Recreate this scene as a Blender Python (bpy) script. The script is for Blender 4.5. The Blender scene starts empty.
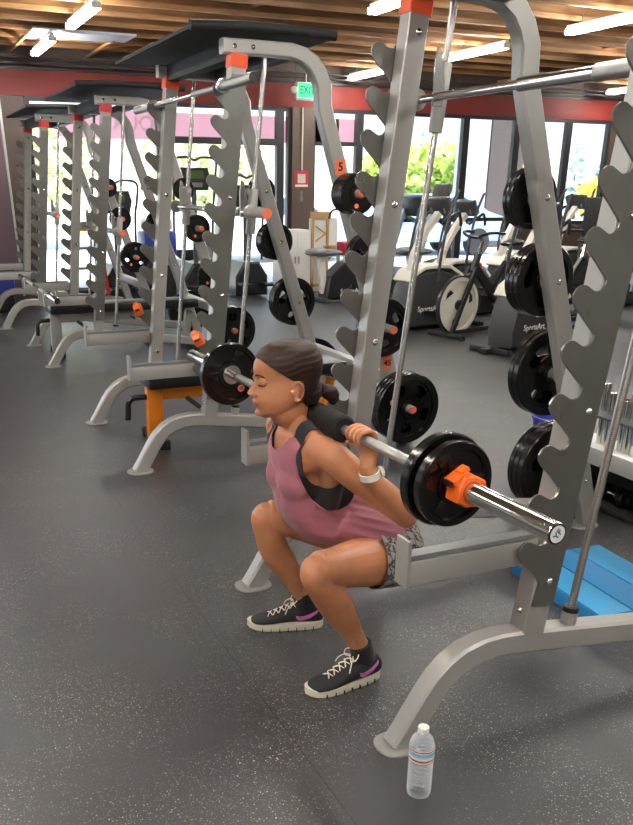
import bpy, bmesh, math, random
from mathutils import Vector, Matrix, Euler, noise as mnoise
import numpy as np
random.seed(7)
C = bpy.context.scene.collection
PI = math.pi
V = Vector

# ------------------------------------------------------------------ helpers
def link(o, parent=None):
    C.objects.link(o)
    if parent is not None:
        o.parent = parent
    return o

def tag(o, label=None, cat=None, group=None, kind=None):
    if label: o['label'] = label
    if cat: o['category'] = cat
    if group: o['group'] = group
    if kind: o['kind'] = kind
    return o

def thing(name, label, cat, loc=(0, 0, 0), rz=0.0, group=None):
    o = bpy.data.objects.new(name, None)
    o.empty_display_size = 0.1
    o.location = loc
    o.rotation_euler = (0, 0, rz)
    link(o)
    return tag(o, label, cat, group)

class MB:
    """collects shapes into one bmesh"""
    def __init__(self):
        self.bm = bmesh.new()
    def poly(self, vs, fs):
        b = [self.bm.verts.new(v) for v in vs]
        for f in fs:
            try:
                self.bm.faces.new([b[i] for i in f])
            except ValueError:
                pass
        return b
    def box(self, c, s, rot=None, bev=0.0):
        c = V(c); hx, hy, hz = s[0] / 2, s[1] / 2, s[2] / 2
        vs = [V((x, y, z)) for x in (-hx, hx) for y in (-hy, hy) for z in (-hz, hz)]
        if rot is not None:
            vs = [rot @ v for v in vs]
        vs = [v + c for v in vs]
        b = self.poly(vs, [(0, 1, 3, 2), (4, 6, 7, 5), (0, 4, 5, 1), (2, 3, 7, 6), (0, 2, 6, 4), (1, 5, 7, 3)])
        if bev > 0:
            es = set()
            for v in b:
                for e in v.link_edges: es.add(e)
            bmesh.ops.bevel(self.bm, geom=list(es), offset=bev, segments=2, affect='EDGES', profile=0.5)
        return self
    def rings(self, rings, close=True, cap0=True, cap1=True):
        prev = None; first = None
        n = len(rings[0])
        for r in rings:
            cur = [self.bm.verts.new(v) for v in r]
            if first is None: first = cur
            if prev:
                for i in range(n if close else n - 1):
                    j = (i + 1) % n
                    self.bm.faces.new((prev[i], prev[j], cur[j], cur[i]))
            prev = cur
        if cap0: self.bm.faces.new(list(reversed(first)))
        if cap1: self.bm.faces.new(prev)
        return self
    def cyl(self, p0, p1, r0, r1=None, n=20, cap=True):
        p0, p1 = V(p0), V(p1)
        if r1 is None: r1 = r0
        d = (p1 - p0).normalized()
        a = d.orthogonal().normalized(); b = d.cross(a)
        mk = lambda p, r: [p + (a * math.cos(t) + b * math.sin(t)) * r for t in [2 * PI * i / n for i in range(n)]]
        return self.rings([mk(p0, r0), mk(p1, r1)], True, cap, cap)
    def lathe(self, prof, org, axis, n=32, ref=None, caps=True):
        """prof: list of (radius, height along axis)"""
        org, d = V(org), V(axis).normalized()
        a = V(ref) if ref is not None else d.orthogonal()
        a = (a - d * a.dot(d)).normalized(); b = d.cross(a)
        rs = []
        for r, h in prof:
            r = max(r, 1e-4)
            rs.append([org + d * h + (a * math.cos(t) + b * math.sin(t)) * r for t in [2 * PI * i / n for i in range(n)]])
        return self.rings(rs, True, caps, caps)
    def ringlathe(self, prof, org, axis, n=32):
        """closed profile loop around an axis (a torus-like solid with a hole)"""
        org, d = V(org), V(axis).normalized()
        a = d.orthogonal().normalized(); b = d.cross(a)
        k = len(prof); cols = []
        for i in range(n):
            t = 2 * PI * i / n
            cols.append([self.bm.verts.new(org + d * h + (a * math.cos(t) + b * math.sin(t)) * r) for r, h in prof])
        for i in range(n):
            j = (i + 1) % n
            for q in range(k):
                w = (q + 1) % k
                self.bm.faces.new((cols[i][q], cols[i][w], cols[j][w], cols[j][q]))
        return self
    def sweep(self, path, w, h, side=None, ch=0.12, round_=False, n=12, cap=True):
        """rectangular (chamfered) or round section along a path. side = direction of width w"""
        path = [V(p) for p in path]
        rs = []
        up0 = None
        for i, p in enumerate(path):
            if i == 0: t = path[1] - path[0]
            elif i == len(path) - 1: t = path[-1] - path[-2]
            else:
                t = (path[i + 1] - p).normalized() + (p - path[i - 1]).normalized()
            t.normalize()
            k = 1.0
            if 0 < i < len(path) - 1:
                d1 = (p - path[i - 1]).normalized()
                k = 1.0 / max(0.5, t.dot(d1))
            if side is not None:
                s = V(side); s = (s - t * s.dot(t)).normalized()
            else:
                if up0 is None: s = t.orthogonal().normalized()
                else: s = (up0 - t * up0.dot(t)).normalized()
                up0 = s
            u = t.cross(s)
            ww = w[i] if isinstance(w, (list, tuple)) else w
            hh = h[i] if isinstance(h, (list, tuple)) else h
            if round_:
                rs.append([p + s * (ww / 2 * math.cos(a)) + u * (hh / 2 * math.sin(a)) for a in [2 * PI * q / n for q in range(n)]])
            else:
                c = ch * min(ww, hh)
                a, b = ww / 2, hh / 2 * k
                pts = [(-a + c, -b), (a - c, -b), (a, -b + c), (a, b - c), (a - c, b), (-a + c, b), (-a, b - c), (-a, -b + c)]
                rs.append([p + s * x + u * y for x, y in pts])
        return self.rings(rs, True, cap, cap)
    def prism(self, outline, f, d0, d1, bev=0.0):
        """outline 2D -> f(u,v,d) 3D, extruded from d0 to d1"""
        n = len(outline)
        a = [self.bm.verts.new(f(u, v, d0)) for u, v in outline]
        b = [self.bm.verts.new(f(u, v, d1)) for u, v in outline]
        fa = self.bm.faces.new(a); fb = self.bm.faces.new(list(reversed(b)))
        for i in range(n):
            j = (i + 1) % n
            self.bm.faces.new((a[j], a[i], b[i], b[j]))
        if bev > 0:
            es = list(fa.edges) + list(fb.edges)
            bmesh.ops.bevel(self.bm, geom=es, offset=bev, segments=1, affect='EDGES')
        return self
    def ell(self, c, r, rot=None, n=16):
        c = V(c)
        m = n // 2
        rs = []
        for i in range(1, m):
            ph = PI * i / m
            ring = []
            for q in range(n):
                t = 2 * PI * q / n
                v = V((r[0] * math.sin(ph) * math.cos(t), r[1] * math.sin(ph) * math.sin(t), r[2] * math.cos(ph)))
                if rot is not None: v = rot @ v
                ring.append(c + v)
            rs.append(ring)
        return self.rings(rs)
    def mesh(self, name, smooth=35):
        bm = self.bm
        bmesh.ops.recalc_face_normals(bm, faces=bm.faces)
        me = bpy.data.meshes.new(name)
        bm.to_mesh(me); bm.free()
        if smooth:
            me.polygons.foreach_set('use_smooth', [True] * len(me.polygons))
            try:
                me.set_sharp_from_angle(angle=math.radians(smooth))
            except Exception:
                pass
        return me
    def build(self, name, mat, parent=None, smooth=35, label=None):
        me = self.mesh(name, smooth)
        me.materials.append(mat)
        o = bpy.data.objects.new(name, me)
        link(o, parent)
        if label: o['label'] = label
        return o

def place(name, me, parent=None, loc=None, label=None):
    o = bpy.data.objects.new(name, me)
    link(o, parent)
    if loc is not None: o.location = loc
    if label: o['label'] = label
    return o

def text_mesh(s, size, mat, extrude=0.0008, align='CENTER', bold=0.0, name='lettering'):
    cu = bpy.data.curves.new('txt', 'FONT')
    cu.body = s; cu.size = size; cu.extrude = extrude; cu.align_x = align; cu.align_y = 'CENTER'
    cu.offset = bold
    o = bpy.data.objects.new('txt', cu); C.objects.link(o)
    bpy.context.view_layer.update()
    dg = bpy.context.evaluated_depsgraph_get()
    me = bpy.data.meshes.new_from_object(o.evaluated_get(dg))
    me.name = name
    bpy.data.objects.remove(o)
    me.materials.clear(); me.materials.append(mat)
    return me

def frame(org, xdir, ydir):
    """matrix whose x,y axes point along xdir,ydir"""
    x = V(xdir).normalized(); y = V(ydir); y = (y - x * y.dot(x)).normalized(); z = x.cross(y)
    m = Matrix((x, y, z)).transposed().to_4x4(); m.translation = V(org)
    return m

# ------------------------------------------------------------------ materials
def nmat(name):
    m = bpy.data.materials.new(name); m.use_nodes = True
    nt = m.node_tree; b = nt.nodes['Principled BSDF']
    return m, nt, b
def srgb(r, g, b):
    f = lambda c: (c / 255 / 12.92) if c / 255 <= 0.04045 else ((c / 255 + 0.055) / 1.055) ** 2.4
    return (f(r), f(g), f(b), 1)
def simple(name, col, rough=0.5, metal=0.0, nz=0.0, nscale=20, bump=0.0, bscale=60, coat=0.0, spec=None):
    m, nt, b = nmat(name)
    b.inputs['Base Color'].default_value = col
    b.inputs['Roughness'].default_value = rough
    b.inputs['Metallic'].default_value = metal
    if coat: b.inputs['Coat Weight'].default_value = coat
    if spec is not None: b.inputs['Specular IOR Level'].default_value = spec
    tc = nt.nodes.new('ShaderNodeTexCoord')
    if nz > 0:
        n = nt.nodes.new('ShaderNodeTexNoise'); n.inputs['Scale'].default_value = nscale; n.inputs['Detail'].default_value = 4
        nt.links.new(tc.outputs['Object'], n.inputs['Vector'])
        mx = nt.nodes.new('ShaderNodeMix'); mx.data_type = 'RGBA'
        mx.inputs[6].default_value = tuple(c * (1 - nz) for c in col[:3]) + (1,)
        mx.inputs[7].default_value = tuple(min(1, c * (1 + nz)) for c in col[:3]) + (1,)
        nt.links.new(n.outputs['Fac'], mx.inputs[0]); nt.links.new(mx.outputs[2], b.inputs['Base Color'])
        mr = nt.nodes.new('ShaderNodeMapRange'); mr.inputs['To Min'].default_value = max(0.02, rough - 0.08); mr.inputs['To Max'].default_value = min(1, rough + 0.08)
        nt.links.new(n.outputs['Fac'], mr.inputs['Value']); nt.links.new(mr.outputs['Result'], b.inputs['Roughness'])
    if bump > 0:
        n2 = nt.nodes.new('ShaderNodeTexNoise'); n2.inputs['Scale'].default_value = bscale; n2.inputs['Detail'].default_value = 3
        nt.links.new(tc.outputs['Object'], n2.inputs['Vector'])
        bp = nt.nodes.new('ShaderNodeBump'); bp.inputs['Strength'].default_value = bump; bp.inputs['Distance'].default_value = 0.01
        nt.links.new(n2.outputs['Fac'], bp.inputs['Height']); nt.links.new(bp.outputs['Normal'], b.inputs['Normal'])
    return m
def emis(name, col, s):
    m, nt, b = nmat(name)
    b.inputs['Base Color'].default_value = col
    b.inputs['Emission Color'].default_value = col
    b.inputs['Emission Strength'].default_value = s
    return m

M = {}
M['paint'] = simple('silver_grey_paint', srgb(166, 165, 160), 0.36, 0.3, 0.05, 12)
M['plate_steel'] = simple('brushed_dark_steel', srgb(134, 134, 130), 0.30, 0.75, 0.18, 9, 0.05, 30)
M['chrome'] = simple('chrome', srgb(215, 215, 212), 0.16, 1.0)
M['knurl'] = simple('knurled_steel', srgb(185, 184, 180), 0.36, 0.95, 0.1, 150, 0.25, 900)
M['darksteel'] = simple('dark_steel', srgb(60, 60, 60), 0.35, 0.7)
M['black'] = simple('black_rubber', srgb(22, 22, 23), 0.35, 0.0, 0.1, 30)
M['plate_black'] = simple('black_urethane', srgb(13, 13, 14), 0.2, 0.0, 0.1, 25, 0.03, 60)
M['blackmat'] = simple('matt_black', srgb(28, 28, 30), 0.7, 0, 0.1, 30, 0.1, 80)
M['vinyl'] = simple('black_vinyl', srgb(24, 24, 26), 0.3, 0, 0.1, 30, 0.05, 60)
M['darkgrey'] = simple('dark_grey_plastic', srgb(62, 63, 66), 0.45, 0, 0.08, 18)
M['midgrey'] = simple('mid_grey_plastic', srgb(120, 122, 124), 0.45, 0, 0.05, 18)
M['lightgrey'] = simple('light_grey_plastic', srgb(205, 205, 198), 0.4, 0, 0.03, 18)
M['white'] = simple('white_plastic', srgb(235, 235, 230), 0.45)
M['orange'] = simple('orange_plastic', srgb(250, 108, 30), 0.4)
M['orange_paint'] = simple('orange_paint', srgb(232, 132, 20), 0.4, 0, 0.05, 12)
M['redcap'] = simple('red_cap', srgb(222, 50, 60), 0.45)
M['pegcap'] = simple('salmon_cap', srgb(206, 104, 76), 0.5); M['orangecap'] = simple('orange_cap', srgb(240, 84, 36), 0.45)
M['sticker'] = simple('orange_sticker', srgb(240, 120, 80), 0.5)
M['red'] = simple('red_plastic', srgb(200, 30, 34), 0.4)
M['yellow'] = simple('yellow_plastic', srgb(240, 205, 40), 0.4)
M['blue'] = simple('blue_plastic', srgb(50, 60, 160), 0.4)
M['skyblue'] = simple('blue_foam', srgb(40, 136, 192), 0.55, 0, 0.06, 9)
M['wood'] = simple('light_wood', srgb(200, 160, 110), 0.6, 0, 0.1, 8)
M['ink'] = simple('black_ink', srgb(20, 18, 18), 0.6)
M['bluetext'] = simple('blue_ink', srgb(28, 74, 130), 0.5)
M['cord'] = simple('cord_grey', srgb(190, 186, 180), 0.5)

def mat_rod():
    # steel guide rod with fine helical machining marks
    m, nt, b = nmat('ribbed_guide_rod')
    b.inputs['Metallic'].default_value = 0.95; b.inputs['Roughness'].default_value = 0.25
    tc = nt.nodes.new('ShaderNodeTexCoord')
    mp = nt.nodes.new('ShaderNodeMapping'); mp.inputs['Scale'].default_value = (14, 14, 1)
    w = nt.nodes.new('ShaderNodeTexWave'); w.wave_type = 'BANDS'; w.bands_direction = 'DIAGONAL'; w.inputs['Scale'].default_value = 95
    w.inputs['Distortion'].default_value = 0.0
    nt.links.new(tc.outputs['Object'], w.inputs['Vector'])
    cr = nt.nodes.new('ShaderNodeValToRGB'); cr.color_ramp.elements[0].color = srgb(176, 175, 170); cr.color_ramp.elements[1].color = srgb(228, 227, 224)
    cr.color_ramp.elements[0].position = .35; cr.color_ramp.elements[1].position = .6
    nt.links.new(w.outputs['Fac'], cr.inputs['Fac']); nt.links.new(cr.outputs['Color'], b.inputs['Base Color'])
    bp = nt.nodes.new('ShaderNodeBump'); bp.inputs['Strength'].default_value = 0.25; bp.inputs['Distance'].default_value = 0.001
    nt.links.new(w.outputs['Fac'], bp.inputs['Height']); nt.links.new(bp.outputs['Normal'], b.inputs['Normal'])
    return m
M['rod'] = mat_rod()

def mat_floor():
    m, nt, b = nmat('speckled_rubber_floor')
    N = nt.nodes.new; Lk = nt.links.new
    tc = N('ShaderNodeTexCoord')
    big = N('ShaderNodeTexNoise'); big.inputs['Scale'].default_value = 1.3; big.inputs['Detail'].default_value = 5
    Lk(tc.outputs['Object'], big.inputs['Vector'])
    ramp = N('ShaderNodeValToRGB'); ramp.color_ramp.elements[0].color = srgb(50, 50, 53); ramp.color_ramp.elements[1].color = srgb(71, 71, 72)
    ramp.color_ramp.elements[0].position = .35; ramp.color_ramp.elements[1].position = .68
    Lk(big.outputs['Fac'], ramp.inputs['Fac'])
    cur = ramp.outputs['Color']
    # fine grain
    g = N('ShaderNodeTexNoise'); g.inputs['Scale'].default_value = 260; g.inputs['Detail'].default_value = 2
    Lk(tc.outputs['Object'], g.inputs['Vector'])
    mg = N('ShaderNodeMix'); mg.data_type = 'RGBA'; mg.blend_type = 'MULTIPLY'; mg.inputs[0].default_value = .55
    gr = N('ShaderNodeValToRGB'); gr.color_ramp.elements[0].color = (.55, .55, .55, 1); gr.color_ramp.elements[1].color = (1.2, 1.2, 1.2, 1)
    gr.color_ramp.elements[0].position = .35; gr.color_ramp.elements[1].position = .65
    Lk(g.outputs['Fac'], gr.inputs['Fac']); Lk(cur, mg.inputs[6]); Lk(gr.outputs['Color'], mg.inputs[7]); cur = mg.outputs[2]
    for sc, thr, gate, col in ((110, .16, .82, (190, 186, 176)), (60, .09, .85, (205, 199, 186)), (190, .26, .80, (132, 130, 124))):
        dn = N('ShaderNodeTexNoise'); dn.inputs['Scale'].default_value = 130
        Lk(tc.outputs['Object'], dn.inputs['Vector'])
        ad = N('ShaderNodeVectorMath'); ad.operation = 'MULTIPLY_ADD'; ad.inputs[1].default_value = (.012, .012, 0)
        Lk(dn.outputs['Color'], ad.inputs[0]); Lk(tc.outputs['Object'], ad.inputs[2])
        v = N('ShaderNodeTexVoronoi'); v.voronoi_dimensions = '2D'; v.inputs['Scale'].default_value = sc
        Lk(ad.outputs[0], v.inputs['Vector'])
        a = N('ShaderNodeMath'); a.operation = 'LESS_THAN'; a.inputs[1].default_value = thr; Lk(v.outputs['Distance'], a.inputs[0])
        sp = N('ShaderNodeSeparateColor'); Lk(v.outputs['Color'], sp.inputs[0])
        gt = N('ShaderNodeMath'); gt.operation = 'GREATER_THAN'; gt.inputs[1].default_value = gate; Lk(sp.outputs[0], gt.inputs[0])
        mu = N('ShaderNodeMath'); mu.operation = 'MULTIPLY'; Lk(a.outputs[0], mu.inputs[0]); Lk(gt.outputs[0], mu.inputs[1])
        # clusters
        cl = N('ShaderNodeTexNoise'); cl.inputs['Scale'].default_value = 2.4; cl.inputs['Detail'].default_value = 3; Lk(tc.outputs['Object'], cl.inputs['Vector'])
        c2 = N('ShaderNodeMapRange'); c2.inputs['From Min'].default_value = .38; c2.inputs['From Max'].default_value = .62; Lk(cl.outputs['Fac'], c2.inputs['Value'])
        m2 = N('ShaderNodeMath'); m2.operation = 'MULTIPLY'; Lk(mu.outputs[0], m2.inputs[0]); Lk(c2.outputs[0], m2.inputs[1])
        mx = N('ShaderNodeMix'); mx.data_type = 'RGBA'; Lk(m2.outputs[0], mx.inputs[0]); Lk(cur, mx.inputs[6]); mx.inputs[7].default_value = srgb(*col)
        cur = mx.outputs[2]
    # roll seams
    br = N('ShaderNodeTexBrick'); br.inputs['Scale'].default_value = 1; br.inputs['Mortar Size'].default_value = .0022
    br.inputs['Brick Width'].default_value = 7.6; br.inputs['Row Height'].default_value = 1.22; br.offset = .37
    br.inputs['Color1'].default_value = (1, 1, 1, 1); br.inputs['Color2'].default_value = (.97, .97, .97, 1); br.inputs['Mortar'].default_value = (.45, .45, .45, 1)
    mpb = N('ShaderNodeMapping'); mpb.inputs['Rotation'].default_value = (0, 0, PI / 2); mpb.inputs['Location'].default_value = (.1, .33, 0)
    Lk(tc.outputs['Object'], mpb.inputs['Vector']); Lk(mpb.outputs[0], br.inputs['Vector'])
    ms = N('ShaderNodeMix'); ms.data_type = 'RGBA'; ms.blend_type = 'MULTIPLY'; ms.inputs[0].default_value = 1
    Lk(cur, ms.inputs[6]); Lk(br.outputs['Color'], ms.inputs[7]); cur = ms.outputs[2]
    Lk(cur, b.inputs['Base Color'])
    mr = N('ShaderNodeMapRange'); mr.inputs['To Min'].default_value = .30; mr.inputs['To Max'].default_value = .46
    Lk(big.outputs['Fac'], mr.inputs['Value']); Lk(mr.outputs[0], b.inputs['Roughness'])
    b.inputs['Specular IOR Level'].default_value = .7
    bp = N('ShaderNodeBump'); bp.inputs['Strength'].default_value = .25; bp.inputs['Distance'].default_value = .003
    Lk(g.outputs['Fac'], bp.inputs['Height']); Lk(bp.outputs['Normal'], b.inputs['Normal'])
    return m
M['floor'] = mat_floor()

def mat_wood(name, c1, c2):
    m, nt, b = nmat(name)
    N = nt.nodes.new; Lk = nt.links.new
    tc = N('ShaderNodeTexCoord'); mp = N('ShaderNodeMapping'); mp.inputs['Scale'].default_value = (1.2, 30, 12)
    Lk(tc.outputs['Object'], mp.inputs['Vector'])
    n = N('ShaderNodeTexNoise'); n.inputs['Scale'].default_value = 1.6; n.inputs['Detail'].default_value = 5; Lk(mp.outputs[0], n.inputs['Vector'])
    cr = N('ShaderNodeValToRGB'); cr.color_ramp.elements[0].color = srgb(*c1); cr.color_ramp.elements[1].color = srgb(*c2)
    cr.color_ramp.elements[0].position = .3; cr.color_ramp.elements[1].position = .7
    Lk(n.outputs['Fac'], cr.inputs['Fac'])
    # boards differ from one another along the span
    br = N('ShaderNodeTexNoise'); br.inputs['Scale'].default_value = .9; Lk(tc.outputs['Object'], br.inputs['Vector'])
    mx = N('ShaderNodeMix'); mx.data_type = 'RGBA'; mx.blend_type = 'MULTIPLY'; mx.inputs[0].default_value = .6
    r2 = N('ShaderNodeValToRGB'); r2.color_ramp.elements[0].color = (.45, .45, .5, 1); r2.color_ramp.elements[0].position = .4; r2.color_ramp.elements[1].position = .55
    Lk(br.outputs['Fac'], r2.inputs['Fac']); Lk(cr.outputs['Color'], mx.inputs[6]); Lk(r2.outputs['Color'], mx.inputs[7])
    Lk(mx.outputs[2], b.inputs['Base Color']); b.inputs['Roughness'].default_value = .65
    return m
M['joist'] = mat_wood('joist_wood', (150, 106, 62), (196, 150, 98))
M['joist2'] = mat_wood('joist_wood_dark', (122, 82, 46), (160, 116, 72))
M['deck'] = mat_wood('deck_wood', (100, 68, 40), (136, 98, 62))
M['beam_red'] = simple('red_painted_beam', srgb(128, 42, 34), 0.6, 0, 0.06, 6)
M['brown'] = simple('brown_painted_post', srgb(92, 76, 68), 0.5, 0, 0.05, 8)
M['frame_dark'] = simple('dark_window_frame', srgb(58, 58, 62), 0.4, 0.4)
def mat_glass():
    m, nt, b = nmat('window_glass')
    nt.nodes.remove(b)
    out = nt.nodes['Material Output']
    tr = nt.nodes.new('ShaderNodeBsdfTransparent'); tr.inputs[0].default_value = (.96, .98, .98, 1)
    gl = nt.nodes.new('ShaderNodeBsdfGlossy'); gl.inputs['Roughness'].default_value = .02
    mx = nt.nodes.new('ShaderNodeMixShader')
    fr = nt.nodes.new('ShaderNodeFresnel'); fr.inputs[0].default_value = 1.45
    nt.links.new(fr.outputs[0], mx.inputs[0]); nt.links.new(tr.outputs[0], mx.inputs[1]); nt.links.new(gl.outputs[0], mx.inputs[2])
    nt.links.new(mx.outputs[0], out.inputs['Surface'])
    return m
M['glass'] = mat_glass()
# ------------------------------------------------------------------ camera
S = 1.17
CAMH = 1.322 * S
def make_camera():
    f, px, py = 846.919, 280.936, 529.61
    yaw, pt, r = [math.radians(a) for a in (23.715, 22.199, .335)]
    fw = V((math.sin(yaw) * math.cos(pt), math.cos(yaw) * math.cos(pt), -math.sin(pt)))
    rt = V((math.cos(yaw), -math.sin(yaw), 0)); up = rt.cross(fw)
    R = rt * math.cos(r) + up * math.sin(r); U = -rt * math.sin(r) + up * math.cos(r)
    cd = bpy.data.cameras.new('camera'); cam = bpy.data.objects.new('camera', cd); C.objects.link(cam)
    m = Matrix((R, U, -fw)).transposed().to_4x4(); m.translation = V((0, 0, CAMH))
    cam.matrix_world = m
    cd.sensor_fit = 'HORIZONTAL'; cd.sensor_width = 36
    cd.lens = f * 36 / 633
    cd.shift_x = (316.5 - px) / 633; cd.shift_y = (py - 412.5) / 633
    cd.clip_start = .05; cd.clip_end = 200
    bpy.context.scene.camera = cam
make_camera()

RX = [.954 * S, .918 * S, .971 * S, .862 * S]
RY = [1.491 * S, 3.898 * S, 6.689 * S, 8.735 * S]
W = S            # near face of near frame to near face of far frame
T = .07          # tube width
LEAN = .11
def x0(z): return .443 + (z - .31) * LEAN          # front edge of the leaning upright
def rodx(z): return .647 + (z - .32) * .105
def legx(z): return 1.83 - z * .338                # centre line of the rear leg

# ------------------------------------------------------------------ rack meshes (shared by the racks)
def hook_outline():
    pts = []
    top = 2.065
    pts.append((x0(top) + .085, top)); pts.append((x0(top) + .012, top))
    zn = .594 + .14 * 10
    k = 10
    while k >= 0:
        zn = .594 + .14 * k
        tooth = [(.007, .028), (.006, .014), (-.002, .003), (-.018, -.002), (-.032, .003), (-.046, .0125), (-.060, .019),
                 (-.074, .019), (-.087, .010), (-.0945, -.004), (-.090, -.022), (-.079, -.036), (-.060, -.053), (-.040, -.070), (-.018, -.090), (-.002, -.104)]
        for du, dz in tooth:
            z = zn + dz
            pts.append((x0(z) + du, z))
        k -= 1
    pts.append((x0(.47) + .012, .47)); pts.append((x0(.40) + .002, .40)); pts.append((x0(.39) + .082, .39))
    return pts
OUT = hook_outline()
MESH = {}
def mesh_once(key, fn, mat, smooth=35):
    if key not in MESH:
        me = fn().mesh(key, smooth); me.materials.append(mat); MESH[key] = me
    return MESH[key]

def m_base():
    mb = MB()
    p = [(.045, .0), (.075, .045), (.105, .095), (.138, .150), (.172, .198), (.21, .235), (.255, .262), (.31, .277), (.37, .281), (.44, .2755), (.52, .265), (1.2, .177), (1.70, .112)]
    mb.sweep([(x, T / 2, z) for x, z in p], T, .074, side=(0, 1, 0))
    return mb
def m_leg():
    mb = MB()
    p = [(.60, 2.191), (.80, 2.191), (.98, 2.188), (1.05, 2.172), (1.105, 2.14), (1.145, 2.09), (1.172, 2.03), (legx(1.93), 1.93), (legx(1.7), 1.7), (legx(1.0), 1.0), (legx(.02), .02)]
    mb.sweep([(x, T / 2, z) for x, z in p], T, [.07, .07, .072, .075, .08, .084, .086, .086, .086, .086, .086], side=(0, 1, 0))
    return mb
def m_upright():
    mb = MB()
    mb.sweep([(x0(.30) + .0405, T / 2, .292), (x0(2.16) + .0405, T / 2, 2.16)], T, .081, side=(0, 1, 0), ch=.06)
    return mb
def m_cap():
    mb = MB()
    mb.sweep([(x0(2.095) + .0405, T / 2, 2.095), (x0(2.157) + .0405, T / 2, 2.157)], T + .012, .093, side=(0, 1, 0), ch=.06)
    return mb
def m_hook(ysgn):
    def fn():
        mb = MB()
        y0_, y1_ = (-.009, -.001) if ysgn < 0 else (T + .001, T + .009)
        mb.prism(OUT, lambda u, v, d: V((u, d, v)), y0_, y1_, .0012)
        return mb
    return fn
def m_arm():
    mb = MB()
    mb.box((.245, T / 2, .5735), (.43, .058, .075), bev=.004)
    return mb
def m_armtip():
    mb = MB()
    mb.prism([(0, .534), (.012, .534), (.012, .655), (.008, .672), (0, .672)], lambda u, v, d: V((u + .021, d, v)), .004, .066, .002)
    return mb
def m_armstrip():
    mb = MB()
    mb.box((.24, T / 2, .618), (.425, .05, .010), bev=.002)
    mb.box((.24, T / 2 - .024, .621), (.425, .004, .012))
    return mb
def m_foot(x):
    def fn():
        mb = MB()
        o = []
        for i in range(24):
            t = 2 * PI * i / 24
            u = math.cos(t); v = math.sin(t)
            o.append((x + .075 * (abs(u) ** .7) * (1 if u > 0 else -1), T / 2 + .062 * (abs(v) ** .8) * (1 if v > 0 else -1)))
        mb.prism(o, lambda u, v, d: V((u, v, d)), 0.0, .008, .0015)
        return mb
    return fn
def m_bolt():
    mb = MB(); mb.lathe([(.012, 0), (.012, .003), (.009, .006), (.004, .009), (.0, .010)], (0, 0, 0), (0, -1, 0), 12)
    return mb
def m_peg():
    mb = MB(); mb.lathe([(.036, 0), (.036, .008), (.024, .009), (.024, .165)], (0, 0, 0), (0, -1, 0), 20)
    return mb
def m_pegcap():
    mb = MB(); mb.lathe([(.024, .165), (.0245, .172), (.020, .175), (.012, .1755), (.012, .174), (.0, .174)], (0, 0, 0), (0, -1, 0), 20)
    return mb
def m_rod():
    mb = MB(); mb.cyl((0, 0, 0), ((2.15 - .315) * .105, 0, 2.15 - .315), .0125, n=18)
    return mb
def m_rodcollar():
    mb = MB(); mb.lathe([(.025, 0), (.025, .012), (.021, .015)], (0, 0, .012), (.105, 0, 1), 20)
    return mb
def m_rodcup():
    mb = MB(); mb.lathe([(.024, -.03), (.024, .012)], (0, 0, 0), (.105, 0, 1), 20)
    return mb
def m_slider():
    mb = MB(); mb.lathe([(.014, -.115), (.024, -.115), (.026, -.11), (.026, .11), (.024, .115), (.014, .115)], (0, 0, 0), (.105, 0, 1), 20)
    return mb

def mirror_obj(o):
    """turn a near-frame part (outer side -Y) into the far-frame part (outer side +Y)"""
    o.scale = (1, -1, 1)
    return o

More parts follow.
